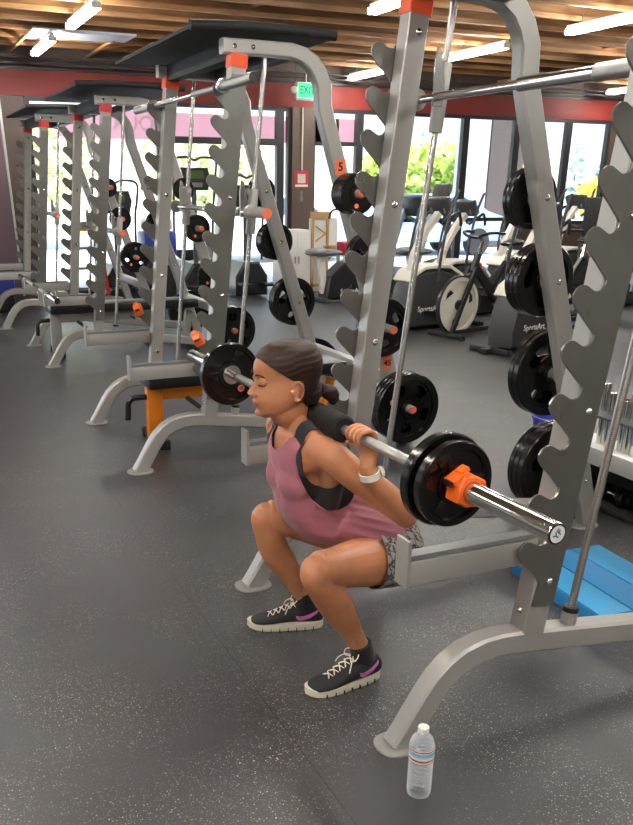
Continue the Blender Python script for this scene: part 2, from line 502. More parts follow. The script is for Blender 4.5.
def add_frame(root, side, pegs=True):
    """side 0 near (outer side faces -Y), 1 far"""
    yo = 0 if side == 0 else W
    P = lambda key, fn, mat, name, sm=35, lab=None: place(name, mesh_once(key, fn, mat, sm), root, (0, yo, 0), lab)
    P('base_tube', m_base, M['paint'], 'base_tube')
    P('foot_plate', m_foot(.055), M['paint'], 'foot_plate')
    P('foot_plate_rear', m_foot(1.80), M['paint'], 'foot_plate')
    leg = P('rear_leg', m_leg, M['paint'], 'rear_leg')
    up = P('upright', m_upright, M['paint'], 'upright')
    P('top_cap', m_cap, M['capmat'], 'top_collar')
    P('hook%d' % side, m_hook(-1 if side == 0 else 1), M['plate_steel'], 'hook_plate', 20, 'dark steel plate cut with a column of bar hooks')
    arm = P('safety_arm', m_arm, M['paint'], 'safety_arm')
    place('arm_tip', mesh_once('arm_tip', m_armtip, M['paint']), arm)
    place('arm_strip', mesh_once('arm_strip', m_armstrip, M['midgrey']), arm)
    yf = yo + (0 if side == 0 else T)
    s = 1 if side == 0 else -1
    def bolt(x, z, par, dy=0.0):
        b = place('bolt', mesh_once('bolt', m_bolt, M['chrome']), par)
        b.location = (x, (dy if side == 0 else T - dy), z)
        if side == 1: b.rotation_euler = (0, 0, PI)
        if par is None: pass
        return b
    for z in (.471, .975, 1.477): bolt(x0(z) + .045, z, up, -.009)
    if side == 1:
        for z in (.471, .975, 1.477, 2.04):
            b = place('bolt', mesh_once('bolt', m_bolt, M['chrome']), up); b.location = (x0(z) + .045, 0, z)
    fb = place('bolt', mesh_once('bolt', m_bolt, M['chrome']), up); fb.location = (x0(.37) - .001, T / 2, .37); fb.rotation_euler = (0, 0, -PI / 2)
    for x in (.66, .76): bolt(x, 2.19, leg)
    for z in (1.50, 1.17, .75, .25):
        x = legx(z)
        if side == 1:
            b = place('bolt', mesh_once('bolt', m_bolt, M['chrome']), leg); b.location = (x, 0, z)
        g = place('storage_peg', mesh_once('peg', m_peg, M['paint']), root, (x, yf, z))
        c = place('peg_cap', mesh_once('pegcap', m_pegcap, M['pegcap']), g, label='orange end cap of the peg')
        if side == 1: g.rotation_euler = (0, 0, PI); g.scale = (1, 1.5 if z < .8 else .8, 1)
    # guide rod
    zb = .315
    r = place('guide_rod', mesh_once('rod', m_rod, M['rod']), root, (rodx(zb), yo + T / 2, zb))
    place('rod_collar', mesh_once('rodcollar', m_rodcollar, M['black']), r, label='black rubber collar at the foot of the rod')
    place('rod_cup', mesh_once('rodcup', m_rodcup, M['paint']), r)

def m_top_cross():
    mb = MB()
    mb.box((x0(2.19) + .04, T + (W - T) / 2, 2.182), (.075, W - T, .09), bev=.004)
    return mb
def m_top_rear():
    mb = MB(); mb.box((1.0, T + (W - T) / 2, 2.185), (.07, W - T, .06), bev=.004); return mb
def m_low_rear():
    mb = MB(); mb.box((legx(.41) + .0, T + (W - T) / 2, .412), (.07, W - T, .078), bev=.004); return mb

M['capmat'] = M['orangecap']
def make_rack(i, label, smith_z, smith_over=(-.28, W + .07 + .26)):
    root = thing('power_rack', label, 'power rack', (RX[i], RY[i], 0), 0, 'row of grey power racks')
    for side in (0, 1): add_frame(root, side)
    place('top_crossmember', mesh_once('tc', m_top_cross, M['blackmat']), root)
    place('top_crossmember', mesh_once('tr', m_top_rear, M['darkgrey']), root)
    place('rear_crossmember', mesh_once('lr', m_low_rear, M['paint']), root)
    # smith bar with its two sliders
    z = smith_z; x = rodx(z) - .045
    ya, yb = smith_over
    bar = MB()
    bar.cyl((x, -.06, z), (x, W + T + .06, z), .0145, n=18)
    so = bar.build('sliding_bar', M['chrome'], root)
    g = MB(); g.cyl((x, .69, z), (x, .35, z), .0215, n=20); g.build('bar_sleeve', M['chrome'], so, label='polished middle sleeve')
    g = MB(); g.cyl((x, .35, z), (x, .09, z), .024, n=20); g.build('bar_grip', M['knurl'], so, label='knurled grip section')
    for (y0_, y1_) in ((-.045, ya), (W + T + .045, yb)):
        d = -1 if y1_ < y0_ else 1
        e = MB(); e.lathe([(.038, 0), (.038, .03), (.025, .032), (.025, abs(y1_ - y0_))], (x, y0_, z), (0, d, 0), 24)
        sl = e.build('loading_sleeve', M['paint'], so)
        e = MB(); e.lathe([(.027, 0), (.027, .006), (.02, .008), (.01, .006), (.0, .006)], (x, y1_, z), (0, d, 0), 20)
        e.build('sleeve_cap', M['sticker'], sl)
    for y in (T / 2, W + T / 2):
        s_ = place('slider', mesh_once('slider', m_slider, M['paint']), so, (rodx(z), y, z))
        h = MB()
        h.prism([(x - .012, z - .03), (x + .03, z - .03), (x + .035, z + .05), (x + .012, z + .15), (x - .004, z + .16), (x - .012, z + .1)], lambda u, v, d: V((u, d, v)), y + (.032 if y < .5 else -.042), y + (.042 if y < .5 else -.032), .002)
        h.build('catch_hook', M['chrome'], so)
    return root

racks = []
racks.append(make_rack(0, 'big grey power rack framing the squatting woman, water bottle at its foot', 1.84))
racks.append(make_rack(1, 'grey power rack straight behind the woman, orange bench inside, barbell on its top hooks', 1.405))
M['capmat'] = M['redcap']; MESH.pop('top_cap')
racks.append(make_rack(2, 'grey power rack with red top collars and a black bench inside, third from the camera', 1.15))
racks.append(make_rack(3, 'farthest grey power rack at the left edge, pad roof on top', 1.22))

def number_sticker(rack, x, y, z, s):
    mb = MB()
    t = .042
    mb.box((0, 0, 0), (t * 1.5, .0015, t * 1.9), bev=.0)
    o = mb.build('number_sticker', M['sticker'], rack, label='orange weight sticker reading ' + s)
    o.location = (x, y - .002, z)
    me = text_mesh(s, .062 if len(s) == 1 else .05, M['ink'], .0006, bold=.0016)
    L = place('lettering', me, o); L.rotation_euler = (PI / 2, 0, 0); L.location = (0, -.0022, 0)
number_sticker(racks[1], 1.277, 0, 1.635, '5')
number_sticker(racks[1], legx(.52) - .01, 0, .52, '45')

# ------------------------------------------------------------------ weight plates
def plate_body(R, t, style):
    """plate centred at origin, axis Y, thickness t"""
    mb = MB(); h = t / 2
    hole = .0262
    if style in ('solid', 'tri'):
        prof = [(hole, -h * .8), (.05, -h * .8), (.052, -h * .35), (R * .80, -h * .35), (R * .84, -h), (R * .97, -h), (R, -h * .7), (R, h * .7), (R * .97, h),
                (R * .84, h), (R * .80, h * .35), (.052, h * .35), (.05, h * .8), (hole, h * .8)]
        mb.ringlathe(prof, (0, 0, 0), (0, 1, 0), 56)
    if style == 'tri':
        for k in range(3):
            a = 2 * PI * k / 3 + .5
            for sg in (-1, 1):
                m_ = Matrix.Rotation(-a, 3, 'Y')
                mb.box(V((math.cos(a) * R * .62, sg * h * .48, math.sin(a) * R * .62)), (R * .40, h * .5, R * .34), m_, .003)
    return mb
def m_plate(R, t, nslots=3, big=False):
    """rim ring, recessed web with open grip slots, hub"""
    mb = MB(); h = t / 2; hole = .0262
    hub = max(.046, R * .25)
    rim = R * .80
    mb.ringlathe([(rim, -h), (R * .975, -h), (R, -h * .75), (R, h * .75), (R * .975, h), (rim, h), (rim - .004, h * .4), (rim - .004, -h * .4)], (0, 0, 0), (0, 1, 0), 60)
    mb.ringlathe([(hole, -h * .95), (hub * .96, -h * .95), (hub, -h * .7), (hub, h * .7), (hub * .96, h * .95), (hole, h * .95)], (0, 0, 0), (0, 1, 0), 32)
    # web: sectors between slots as solid blocks
    wh = h * .45
    ri, ro = hub - .002, rim - .002
    rs0, rs1 = ri + (ro - ri) * .30, ri + (ro - ri) * .88
    seg = 12 * nslots * 1
    n = nslots
    span = .52 * 2 * PI / n
    def ang(a, r, y): return V((math.cos(a) * r, y, math.sin(a) * r))
    for k in range(n):
        a0 = 2 * PI * k / n + PI / 2 + (0.0)
        s0, s1 = a0 - span / 2, a0 + span / 2
        nx = a0 + 2 * PI / n - span / 2
        # spoke
        m = 8
        prev = None; rr = []
        for q in range(m + 1):
            a = s1 + (nx - s1) * q / m
            rr.append([ang(a, ri, -wh), ang(a, ro, -wh), ang(a, ro, wh), ang(a, ri, wh)])
        mb.rings(rr)
        # above and below the slot
        for (ra, rb) in ((ri, rs0), (rs1, ro)):
            rr = []
            for q in range(m + 3):
                a = s0 + (s1 - s0) * q / (m + 2)
                e = abs(q / (m + 2) - .5) * 2
                b_in = (rb + (0.22 * (rs1 - rs0)) * e ** 4) if rb == rs0 else rb
                a_in = (ra - (0.22 * (rs1 - rs0)) * e ** 4) if ra == rs1 else ra
                rr.append([ang(a, a_in, -wh), ang(a, b_in, -wh), ang(a, b_in, wh), ang(a, a_in, wh)])
            mb.rings(rr)
    return mb
PM = {}
def plate_mesh(R, t, kind):
    key = ('plate', R, t, kind)
    if key not in PM:
        mb = plate_body(R, t, kind) if kind in ('solid', 'tri') else m_plate(R, t, int(kind))
        me = mb.mesh('plate', 30); me.materials.append(M['plate_black']); PM[key] = me
        b = MB(); b.lathe([(.0, t * .36), (.010 + R * .03, t * .36), (.010 + R * .03, t * .36 + .002), (.0, t * .36 + .0022)], (R * .0, 0, -R * .58), (0, -1, 0), 18)
        mb2 = b.mesh('badge'); mb2.materials.append(M['sticker']); PM[key + ('b',)] = mb2
        b = MB(); b.ringlathe([(.0262, -t * .42), (.034, -t * .42), (.034, -t * .52), (.0262, -t * .52)], (0, 0, 0), (0, 1, 0), 24)
        b.ringlathe([(.0262, t * .42), (.034, t * .42), (.034, t * .52), (.0262, t * .52)], (0, 0, 0), (0, 1, 0), 24)
        mh = b.mesh('hub'); mh.materials.append(M['darksteel']); PM[key + ('h',)] = mh
    return PM[key], PM[key + ('b',)], PM[key + ('h',)]
def put_plate(x, y, z, R, t, kind, label, group, roll=0.0, badge=False, flip=False, hang=True):
    me, bd, hb = plate_mesh(R, t, kind)
    root = thing('weight_plate', label, 'weight plate', (x, y, z), 0, group)
    root.rotation_euler = (0, roll, PI if flip else 0)
    place('plate_body', me, root)
    place('hub_ring', hb, root, label='steel ring round the centre hole')
    if badge: place('weight_badge', bd, root, label='round orange weight badge')
    return root

ORD = ['outermost', 'second', 'third', 'fourth', 'fifth']
PEG = {0: 'top', 1: 'second', 2: 'third', 3: 'bottom'}
def load_peg(ri, side, k, specs, who, gap=0.0):
    """list of (R,t,kind,n) starting against the leg"""
    z = (1.50, 1.17, .75, .25)[k]
    x = RX[ri] + legx(z)
    s = -1 if side == 0 else 1
    y = RY[ri] + (0 if side == 0 else W + T) + s * (.012 + gap)
    items = []
    for R, t, kind, n in specs:
        for q in range(n):
            y += s * t / 2
            items.append((y, R, t, kind)); y += s * (t / 2 + .0015)
    vis = items if side == 1 else list(reversed(items))
    for q, (yy, R, t, kind) in enumerate(vis):
        hang = (.0262 - .0242)
        size = 'small' if R < .12 else ('medium' if R < .16 else ('large' if R < .2 else 'extra large'))
        put_plate(x, yy, z - hang, R, t, kind, '%s plate, %s, %s, %s peg' % (size + ' black', ORD[q] if len(vis) > 1 else 'only one', who, PEG[k]),
                  'plates on the rack storage pegs', roll=random.uniform(0, 2), badge=(q == 0), flip=(side == 1))
r1 = 'nearest rack far leg'
load_peg(0, 1, 0, [(.12, .026, 'solid', 2)], r1)
load_peg(0, 1, 1, [(.152, .028, '3', 3)], r1)
load_peg(0, 1, 2, [(.198, .034, '3', 2)], r1, .05)
load_peg(0, 1, 3, [(.222, .036, '3', 3)], r1, .115)
r2 = 'second rack near leg'
load_peg(1, 0, 0, [(.108, .024, 'solid', 5)], r2)
load_peg(1, 0, 1, [(.118, .024, '3', 3)], r2)
load_peg(1, 0, 2, [(.172, .03, '3', 2)], r2)
load_peg(1, 0, 3, [(.222, .036, '5', 3)], r2)
r3 = 'second rack far leg'
load_peg(1, 1, 0, [(.1, .02, 'solid', 2)], r3)
load_peg(1, 1, 1, [(.125, .024, 'solid', 4)], r3)
load_peg(1, 1, 2, [(.17, .03, '3', 3)], r3)
load_peg(1, 1, 3, [(.222, .036, '5', 2)], r3)
r4 = 'third rack near leg'
load_peg(2, 0, 0, [(.095, .02, 'solid', 1)], r4)
load_peg(2, 0, 1, [(.118, .024, 'solid', 2)], r4)
load_peg(2, 0, 2, [(.15, .03, 'solid', 2)], r4)
load_peg(2, 0, 3, [(.222, .036, '5', 3)], r4)
r5 = 'third rack far leg'
load_peg(2, 1, 1, [(.118, .024, 'solid', 2)], r5)
load_peg(2, 1, 3, [(.222, .036, '5', 2)], r5)
r6 = 'farthest rack near leg'
load_peg(3, 0, 0, [(.1, .024, 'solid', 1)], r6)
load_peg(3, 0, 1, [(.125, .024, 'solid', 2)], r6)
load_peg(3, 0, 2, [(.17, .03, '3', 2)], r6)

# ------------------------------------------------------------------ barbells
def barbell(p0, p1, label, end_text=None, name='barbell', sleeve_mat=None):
    """p0, p1 are the two sleeve ends"""
    p0, p1 = V(p0), V(p1); L = (p1 - p0).length; d = (p1 - p0).normalized()
    mid = (p0 + p1) / 2
    root = thing(name, label, 'barbell', mid)
    a = lambda s: d * (s - L / 2)
    sm = sleeve_mat or M['chrome']
    mb = MB(); mb.cyl(a(.44), a(L - .44), .014, n=20)
    sh = mb.build('shaft', M['chrome'], root)
    for (s0, s1) in ((.50, .92), (L - .92, L - .50)):
        k = MB(); k.cyl(a(s0), a(s1), .0146, n=20); k.build('knurling', M['knurl'], sh, label='knurled grip section')
    for o, sgn in ((0, 1), (L, -1)):
        mb = MB()
        P = lambda s: a(o + sgn * s)
        mb.lathe([(.018, 0), (.0235, .001), (.025, .004), (.025, .415), (.025, .417)], P(0), d * sgn, 36)
        sl = mb.build('sleeve', sm, root)
        mb = MB(); mb.lathe([(.0255, .415), (.036, .417), (.0375, .42), (.0375, .44), (.036, .443), (.015, .443)], P(0), d * sgn, 36)
        mb.build('collar_flange', M['chrome'], sl)
        mb = MB(); mb.lathe([(.0235, .0), (.0235, -.001), (.02, -.0012), (.0, -.0012)], P(0), d * sgn, 30)
        e = mb.build('end_ring', M['black'], sl)
        mb = MB(); mb.lathe([(.0195, -.0012), (.0195, -.0022), (.0, -.0022)], P(0), d * sgn, 30)
        c = mb.build('end_badge', M['white'] if (end_text and o == 0) else M['darksteel'], sl)
        if end_text and o == 0:
            me = text_mesh(end_text, .021, M['bluetext'], .0003, bold=.0004)
            t = place('lettering', me, c)
            t.matrix_local = frame(P(-.0026), V((.52, 0, .62)), V((-.62, 0, .52)))
            # face toward the outside
            x = V((.5, 0, .62)).normalized(); 
            zz = -d * sgn; x = (x - zz * x.dot(zz)).normalized(); y = zz.cross(x)
            m = Matrix((x, y, zz)).transposed().to_4x4(); m.translation = P(-.0027); t.matrix_local = m
    return root
BA, BB = V((1.191, 1.271, .870)), V((1.105, 3.469, .870))
BD = (BB - BA).normalized()
barbell(BA, BB, "chrome barbell across the squatting woman's upper back", 'YF')
def on_bar(s): return BA + BD * s
yawb = math.atan2(-BD.x, BD.y)
def bar_plate(s, R, t, kind, label, badge=False, roll=0):
    p = on_bar(s)
    o = put_plate(p.x, p.y, p.z - .0012, R, t, kind, label, 'plates on the lifted barbell', roll, badge)
    o.rotation_euler = (0, roll, yawb)
    return o
bar_plate(.402, .120, .034, 'tri', 'inner black plate on the near end of the lifted barbell')
bar_plate(.360, .109, .030, 'tri', 'outer black plate against the orange clamp on the near end of the lifted barbell', roll=.5)
o = bar_plate(1.78, .119, .034, 'tri', "black plate with orange badge on the lifted barbell's far end, by the woman's face", badge=True, roll=-.62)
me = text_mesh('10', .017, M['ink'], .0004, bold=.0006)
t_ = place('lettering', me, o.children[-1]); t_.rotation_euler = (PI / 2, .62, 0); t_.location = (0, -.034 * .36 - .0028, -.119 * .58)
def orange_clamp(label, loc, d, rot=0.0, sc=1.0):
    d = V(d).normalized()
    root = thing('barbell_clamp', label, 'barbell clamp', loc, 0, 'orange barbell clamps')
    m = frame((0, 0, 0), d, V((0, 0, 1)))
    rq = Matrix.Rotation(rot, 4, 'X')
    f = lambda v: (m @ rq @ V(v)) * sc
    mb = MB()
    # ring body (square lugs around)
    n = 40; prof = []
    cols = []
    for i in range(n):
        t = 2 * PI * i / n
        bump = .040 + .007 * (max(0, math.cos(4 * t)) ** 3)
        row = [(-.026, .0262), (-.026, bump - .004), (-.020, bump), (.020, bump), (.026, bump - .004), (.026, .0262)]
        cols.append([mb.bm.verts.new(f((x, r * math.cos(t), r * math.sin(t)))) for x, r in row])
    for i in range(n):
        j = (i + 1) % n
        for q in range(6):
            w = (q + 1) % 6
            mb.bm.faces.new((cols[i][q], cols[i][w], cols[j][w], cols[j][q]))
    mb.build('clamp_ring', M['orange'], root)
    mb = MB()
    def bx(c, s):
        vs = [f((c[0] + a * s[0] / 2, c[1] + b * s[1] / 2, c[2] + e * s[2] / 2)) for a in (-1, 1) for b in (-1, 1) for e in (-1, 1)]
        mb.poly(vs, [(0, 1, 3, 2), (4, 6, 7, 5), (0, 4, 5, 1), (2, 3, 7, 6), (0, 2, 6, 4), (1, 5, 7, 3)])
    bx((0, .044, .008), (.040, .014, .046)); bx((0, .051, -.012), (.026, .010, .024))
    lv = mb.build('clamp_lever', M['orange'], root)
    mb = MB(); bx((0, .045, .035), (.026, .012, .010)); mb.build('lever_pad', M['black'], lv, label='black pad of the lever')
    mb = MB(); bx((0, -.026, -.038), (.042, .036, .012)); mb.build('hinge_lug', M['orange'], root)
    return root
orange_clamp('orange clamp on the near end of the lifted barbell, against the plates', on_bar(.311), -BD, .5)
# ------------------------------------------------------------------ more bars and clamps
barbell((1.650, 4.10, 2.004), (1.664, 6.28, 2.004), 'dark steel barbell racked high on the top hooks of the rack behind the woman', None, 'barbell', M['knurl'])
barbell((1.185, 7.30, .643), (1.185, 9.50, .643), 'chrome barbell lying across the safety arms of the third rack', None, 'barbell')
def hook_clamp(ri, side, k, label, rot):
    z = .594 + .14 * k
    x = RX[ri] + x0(z) - .050; y = RY[ri] + (-.012 if side == 0 else W + T + .01)
    return (x, y, z)
for (x, y, z, lab, d) in ((1.482, 4.530, .748, 'orange clamp hung on the second rack, lower hook of its near post', (.5, -.2, .25)),
                          (1.478, 5.80, .748, 'orange clamp hung on the second rack, lower hook of its far post', (.55, -.2, .22))):
    orange_clamp(lab, (x, y, z), d, .8)

# ------------------------------------------------------------------ room shell
def struct(name, mb, mat, smooth=0, parent=None):
    o = mb.build(name, mat, parent, smooth)
    if parent is None: o['kind'] = 'structure'
    return o
YW = 12.8
mb = MB(); mb.box((5, 5, -.05), (26, 17.2, .1)); struct('floor', mb, M['floor'])
# ceiling: deck + joists running along X
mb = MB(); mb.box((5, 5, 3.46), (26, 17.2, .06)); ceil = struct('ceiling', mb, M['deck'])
jy = 1.0; k = 0
mbA, mbB = MB(), MB()
ys = []
y = .064
while y < 12.7:
    ys.append(y); y += .61
for k, y in enumerate(ys):
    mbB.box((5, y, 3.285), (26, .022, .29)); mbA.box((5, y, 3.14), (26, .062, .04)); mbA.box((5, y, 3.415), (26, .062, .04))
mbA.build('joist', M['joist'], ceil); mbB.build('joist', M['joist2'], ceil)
# blocking between joists and diagonal strips
mb = MB()
rnd = random.Random(3)
for k, y in enumerate(ys[:-1]):
    for q in range(5):
        x = -1 + rnd.random() * 16
        mb.box((x, y + .305, 3.30), (.04, .568, .22))
mb.build('blocking', M['joist2'], ceil)
mb = MB()
for x in (1.75, 2.75, 3.25, 3.6, 9.4, 10.6, 13.5):
    mb.box((x, 12.0, 3.10), (.035, 1.5, .03))
mb.build('ceiling_strip', M['joist'], ceil)
mb = MB()
for z, r in ((2.97, .012), (3.03, .009)):
    mb.cyl((-2, 12.55, z), (16, 12.55, z), r, n=8)
for x in (3.0, 5.7, 8.6, 11.0): mb.cyl((x, 12.55, 2.9), (x, 12.55, 3.12), .006, n=8)
mb.build('conduit', M['darkgrey'], ceil)
# the unseen sides of the hall
mb = MB(); mb.box((-8.1, 4.6, 1.7), (.2, 17.2, 3.4)); struct('wall_west', mb, simple('cream_wall', srgb(205, 200, 190), .8))
mb = MB(); mb.box((18.1, 4.6, 1.7), (.2, 17.2, 3.4)); struct('wall_east', mb, simple('cream_wall_b', srgb(205, 200, 190), .8))
mb = MB(); mb.box((5, -3.6, 1.7), (26, .2, 3.4)); struct('wall_front', mb, simple('cream_wall_c', srgb(205, 200, 190), .8))
# back wall: window wall
mb = MB(); mb.box((5, YW + .12, 2.76), (26, .24, .31)); struct('trim_1', mb, M['beam_red'])
mb = MB(); mb.box((5, YW + .15, 3.18), (26, .2, .54)); struct('wall_back', mb, M['brown'])
mb = MB(); mb.box((5, YW - .01, 2.932), (26, .03, .03)); struct('trim_2', mb, M['frame_dark'])
WX0 = 1.89
mb = MB(); mb.box((.95, YW + .08, 1.3), (1.86, .16, 2.6)); struct('wall_left', mb, M['brown'])
mb = MB(); mb.box((5.93, YW + .04, 1.3), (.36, .2, 2.6)); struct('trim_3', mb, M['brown'])
mb = MB(); mb.box((12.9, YW + .08, 1.3), (1.9, .16, 2.6)); struct('wall_right', mb, M['brown'])
def window(n, x0_, x1_, z0, z1, bars_x=(), bars_z=(), door=False):
    root = bpy.data.objects.new('window_%d' % n if not door else 'door_%d' % n, None); link(root); root['kind'] = 'structure'
    w = .06
    mb = MB()
    for x in (x0_ + w / 2, x1_ - w / 2) + tuple(bars_x): mb.box((x, YW + .05, (z0 + z1) / 2), (w, .09, z1 - z0))
    for z in (z0 + w / 2, z1 - w / 2) + tuple(bars_z): mb.box(((x0_ + x1_) / 2, YW + .05, z), (x1_ - x0_ - .002, .085, w))
    mb.build('window_frame' if not door else 'door_frame', M['frame_dark'], root, 0)
    mb = MB(); mb.box(((x0_ + x1_) / 2, YW + .06, (z0 + z1) / 2), (x1_ - x0_ - .02, .008, z1 - z0 - .02)); mb.build('pane', M['glass'], root, 0)
window(1, 1.89, 5.58, .04, 2.61, (3.7,), (), )
window(2, 5.58, 5.76, .04, 2.61)
window(1, 3.72, 5.56, .05, 2.1, door=True) if False else None
mb = MB(); mb.box((4.65, YW + .04, 2.125), (1.85, .11, .09)); struct('trim_4', mb, M['frame_dark'])
window(3, 6.10, 6.93, .04, 2.61, (), (2.125,))
window(4, 6.93, 8.9, .04, 2.61, (), (1.0,))
window(5, 8.9, 9.93, .04, 2.61, (), (1.0,))
window(6, 9.93, 11.03, .9, 2.61)
window(7, 11.03, 11.95, .9, 2.61)
mb = MB(); mb.box((10.94, YW + .08, .45), (2.0, .16, .9)); struct('wall_sill', mb, M['brown'])
for o in bpy.data.objects:
    if o.name == 'wall_sill': o.name = 'trim_5'
# fire alarm panel and conduit on the brown post
al = thing('fire_alarm_box', 'red fire alarm box with pale panel on the brown post under the exit sign', 'fire alarm', (5.905, YW - .062, 1.615))
mb = MB(); mb.box((0, .03, 0), (.23, .06, .24), bev=.008); mb.build('housing', M['red'], al)
mb = MB(); mb.box((0, -.003, .01), (.13, .008, .13)); mb.build('panel', M['lightgrey'], al)
mb = MB(); mb.box((0, -.003, -.09), (.21, .008, .03)); mb.build('strip', M['white'], al)
mb = MB(); mb.cyl((5.905, YW - .075, 1.74), (5.905, YW - .075, 2.6), .012, n=10)
tag(mb.build('electrical_conduit', simple('cream_conduit', srgb(225, 215, 180), .5)), 'thin cream conduit running up the brown post to the beam', 'conduit')
mb = MB(); mb.box((5.90, YW - .075, 1.40), (.035, .02, .09), bev=.004); mb.box((5.905, YW - .07, 1.33), (.05, .02, .06), bev=.004)
tag(mb.build('key_box', M['midgrey']), 'small grey key box below the red fire alarm', 'key box')
# exit sign
ex = thing('exit_sign', 'lit green EXIT sign with twin lamps hanging in front of the red beam', 'exit sign', (5.78, 12.35, 2.775))
mb = MB(); mb.box((0, 0, 0), (.34, .07, .24), bev=.01); mb.build('sign_housing', M['white'], ex)
gm = emis('green_lit_face', (.03, .80, .25, 1), 1.1)
mb = MB(); mb.box((0, -.037, .015), (.27, .006, .185)); face = mb.build('sign_face', gm, ex)
me = text_mesh('EXIT', .125, M['ink'], .001, bold=.003); me.materials.clear(); me.materials.append(simple('dark_green_letters', srgb(10, 90, 50), .5))
t = place('lettering', me, face); t.rotation_euler = (PI / 2, 0, 0); t.location = (0, -.042, .012); t.scale = (.92, 1.1, 1)
mb = MB(); mb.cyl((0, 0, .12), (0, 0, .34), .008, n=8); mb.build('hanger', M['white'], ex)
for s in (-1, 1):
    mb = MB(); mb.lathe([(.02, .0), (.045, .02), (.048, .06), (.04, .065)], (s * .215, 0, .01), (0, -1, .1), 16); mb.cyl((s * .17, 0, .01), (s * .21, 0, .01), .015, n=8)
    mb.build('emergency_lamp', M['lightgrey'], ex)

# ceiling lights
tube = emis('fluorescent_tube', (1, .97, .92, 1), 60)
LI = [((1.98, 8.66), (1.96, 9.86)), ((1.95, 10.78), (1.92, 12.0)), ((4.33, 6.70), (4.335, 7.85)), ((6.62, 11.5), (6.66, 12.58)), ((6.72, 9.03), (6.74, 10.35)),
      ((6.70, 6.75), (6.70, 7.97)), ((11.5, 11.6), (11.6, 12.5)), ((4.33, 2.2), (4.33, 3.4)), ((6.7, 2.4), (6.7, 3.6)), ((1.98, 2.2), (1.98, 3.4)), ((1.98, 5.2), (1.98, 6.4)), ((-.4, 4), (-.4, 5.2)), ((-.4, 8), (-.4, 9.2)), ((9.1, 4.5), (9.1, 5.7)), ((9.1, 8.5), (9.1, 9.7)), ((1.98, -.9), (1.98, .3)), ((-.4, .5), (-.4, 1.7)), ((4.33, -.9), (4.33, .3)), ((-2.8, .5), (-2.8, 1.7)), ((-2.8, 3.5), (-2.8, 4.7)), ((-2.8, 7), (-2.8, 8.2)), ((-2.8, -2.4), (-2.8, -1.2)), ((-.4, -2.4), (-.4, -1.2))]  # leftmost column, out of view, is added to brighten the rack fronts
LL = ['farther from the window wall, top left corner of the ceiling', 'nearer the window wall, at the far left of the ceiling', 'beside the top of the orange-capped post', 'short one low by the window wall behind the near hooks',
      'behind the sliding bar of the nearest rack', 'at the upper right, largest in view', 'at the right edge just above the red beam'] + ['unseen over the aisle, brightening the gym'] * 20
for k, (a, b) in enumerate(LI):
    L = b[1] - a[1]
    if k >= 7:
        root = thing('ceiling_light', 'unseen white ceiling tube light outside the view, brightening the gym floor', 'ceiling light', (a[0], a[1] + L / 2, 3.0), 0, 'unseen ceiling tube lights brightening the gym')
    else:
        root = thing('ceiling_light', 'white tube light ' + LL[k], 'ceiling light', (a[0], a[1] + L / 2, 3.0), 0, 'ceiling tube lights')
    mb = MB(); mb.cyl((-.028, -L / 2, 0), (-.028, L / 2, 0), .02, n=12); mb.cyl((.028, -L / 2, 0), (.028, L / 2, 0), .02, n=12); mb.build('tube', tube, root)
    mb = MB(); mb.box((0, 0, .045), (.05, L + .04, .05), bev=.006); mb.box((0, L / 2 + .01, .01), (.09, .015, .05)); mb.box((0, -L / 2 - .01, .01), (.09, .015, .05)); mb.build('light_housing', M['white'], root)
    mb = MB()
    for y in (-L * .35, L * .35): mb.cyl((0, y, .07), (0, y, .14), .006, n=6)
    mb.build('hanger', M['midgrey'], root)

# hanging round junction lamps
for (x, y, lab) in ((1.60, 8.2, 'small round white spot lamp under the joists at the top left'), (4.9, 5.9, 'small white smoke detector under the joists by the guide rod')):
    mb = MB(); mb.lathe([(.05, 0), (.055, -.02), (.05, -.05), (.0, -.055)], (x, y, 3.12), (0, 0, 1), 20)
    tag(mb.build('ceiling_detector', M['white']), lab, 'detector')
mb = MB(); mb.box((2.33, 11.05, 3.105), (1.15, .55, .02)); mb.box((2.33, 11.05, 3.10), (.8, .5, .03))
o = mb.build('ceiling_panel', simple('pale_panel', srgb(205, 215, 225), .5)); tag(o, 'pale rectangular panel between the ceiling joists at the top left', 'ceiling panel')
# ------------------------------------------------------------------ outside
def ico(mb, c, r, seed, sub=3, amp=.25):
    b = bmesh.ops.create_icosphere(mb.bm, subdivisions=sub, radius=1.0)
    for v in b['verts']:
        n = v.co.normalized()
        k = 1 + amp * (mnoise.noise(n * 2.2 + V((seed, seed * 1.7, 0)))) + amp * .5 * mnoise.noise(n * 6 + V((seed, 0, 0)))
        v.co = V(c) + V((n.x * r[0], n.y * r[1], n.z * r[2])) * k
def leaf_mat(name, c1, c2):
    m, nt, b = nmat(name)
    tc = nt.nodes.new('ShaderNodeTexCoord'); n = nt.nodes.new('ShaderNodeTexNoise'); n.inputs['Scale'].default_value = 2.6; n.inputs['Detail'].default_value = 6
    nt.links.new(tc.outputs['Object'], n.inputs['Vector'])
    cr = nt.nodes.new('ShaderNodeValToRGB'); cr.color_ramp.elements[0].color = srgb(*c1); cr.color_ramp.elements[1].color = srgb(*c2)
    cr.color_ramp.elements[0].position = .38; cr.color_ramp.elements[1].position = .62
    nt.links.new(n.outputs['Fac'], cr.inputs['Fac']); nt.links.new(cr.outputs['Color'], b.inputs['Base Color']); b.inputs['Roughness'].default_value = .8
    return m
LP = leaf_mat('overexposed_leaves', (222, 226, 160), (246, 246, 212)); LG = leaf_mat('green_leaves', (130, 165, 60), (205, 225, 120)); LY = leaf_mat('yellow_leaves', (215, 205, 60), (250, 240, 110)); LD = leaf_mat('conifer_needles', (150, 176, 172), (190, 208, 204))  # the palest leaves carry overexposed daylight in their colour
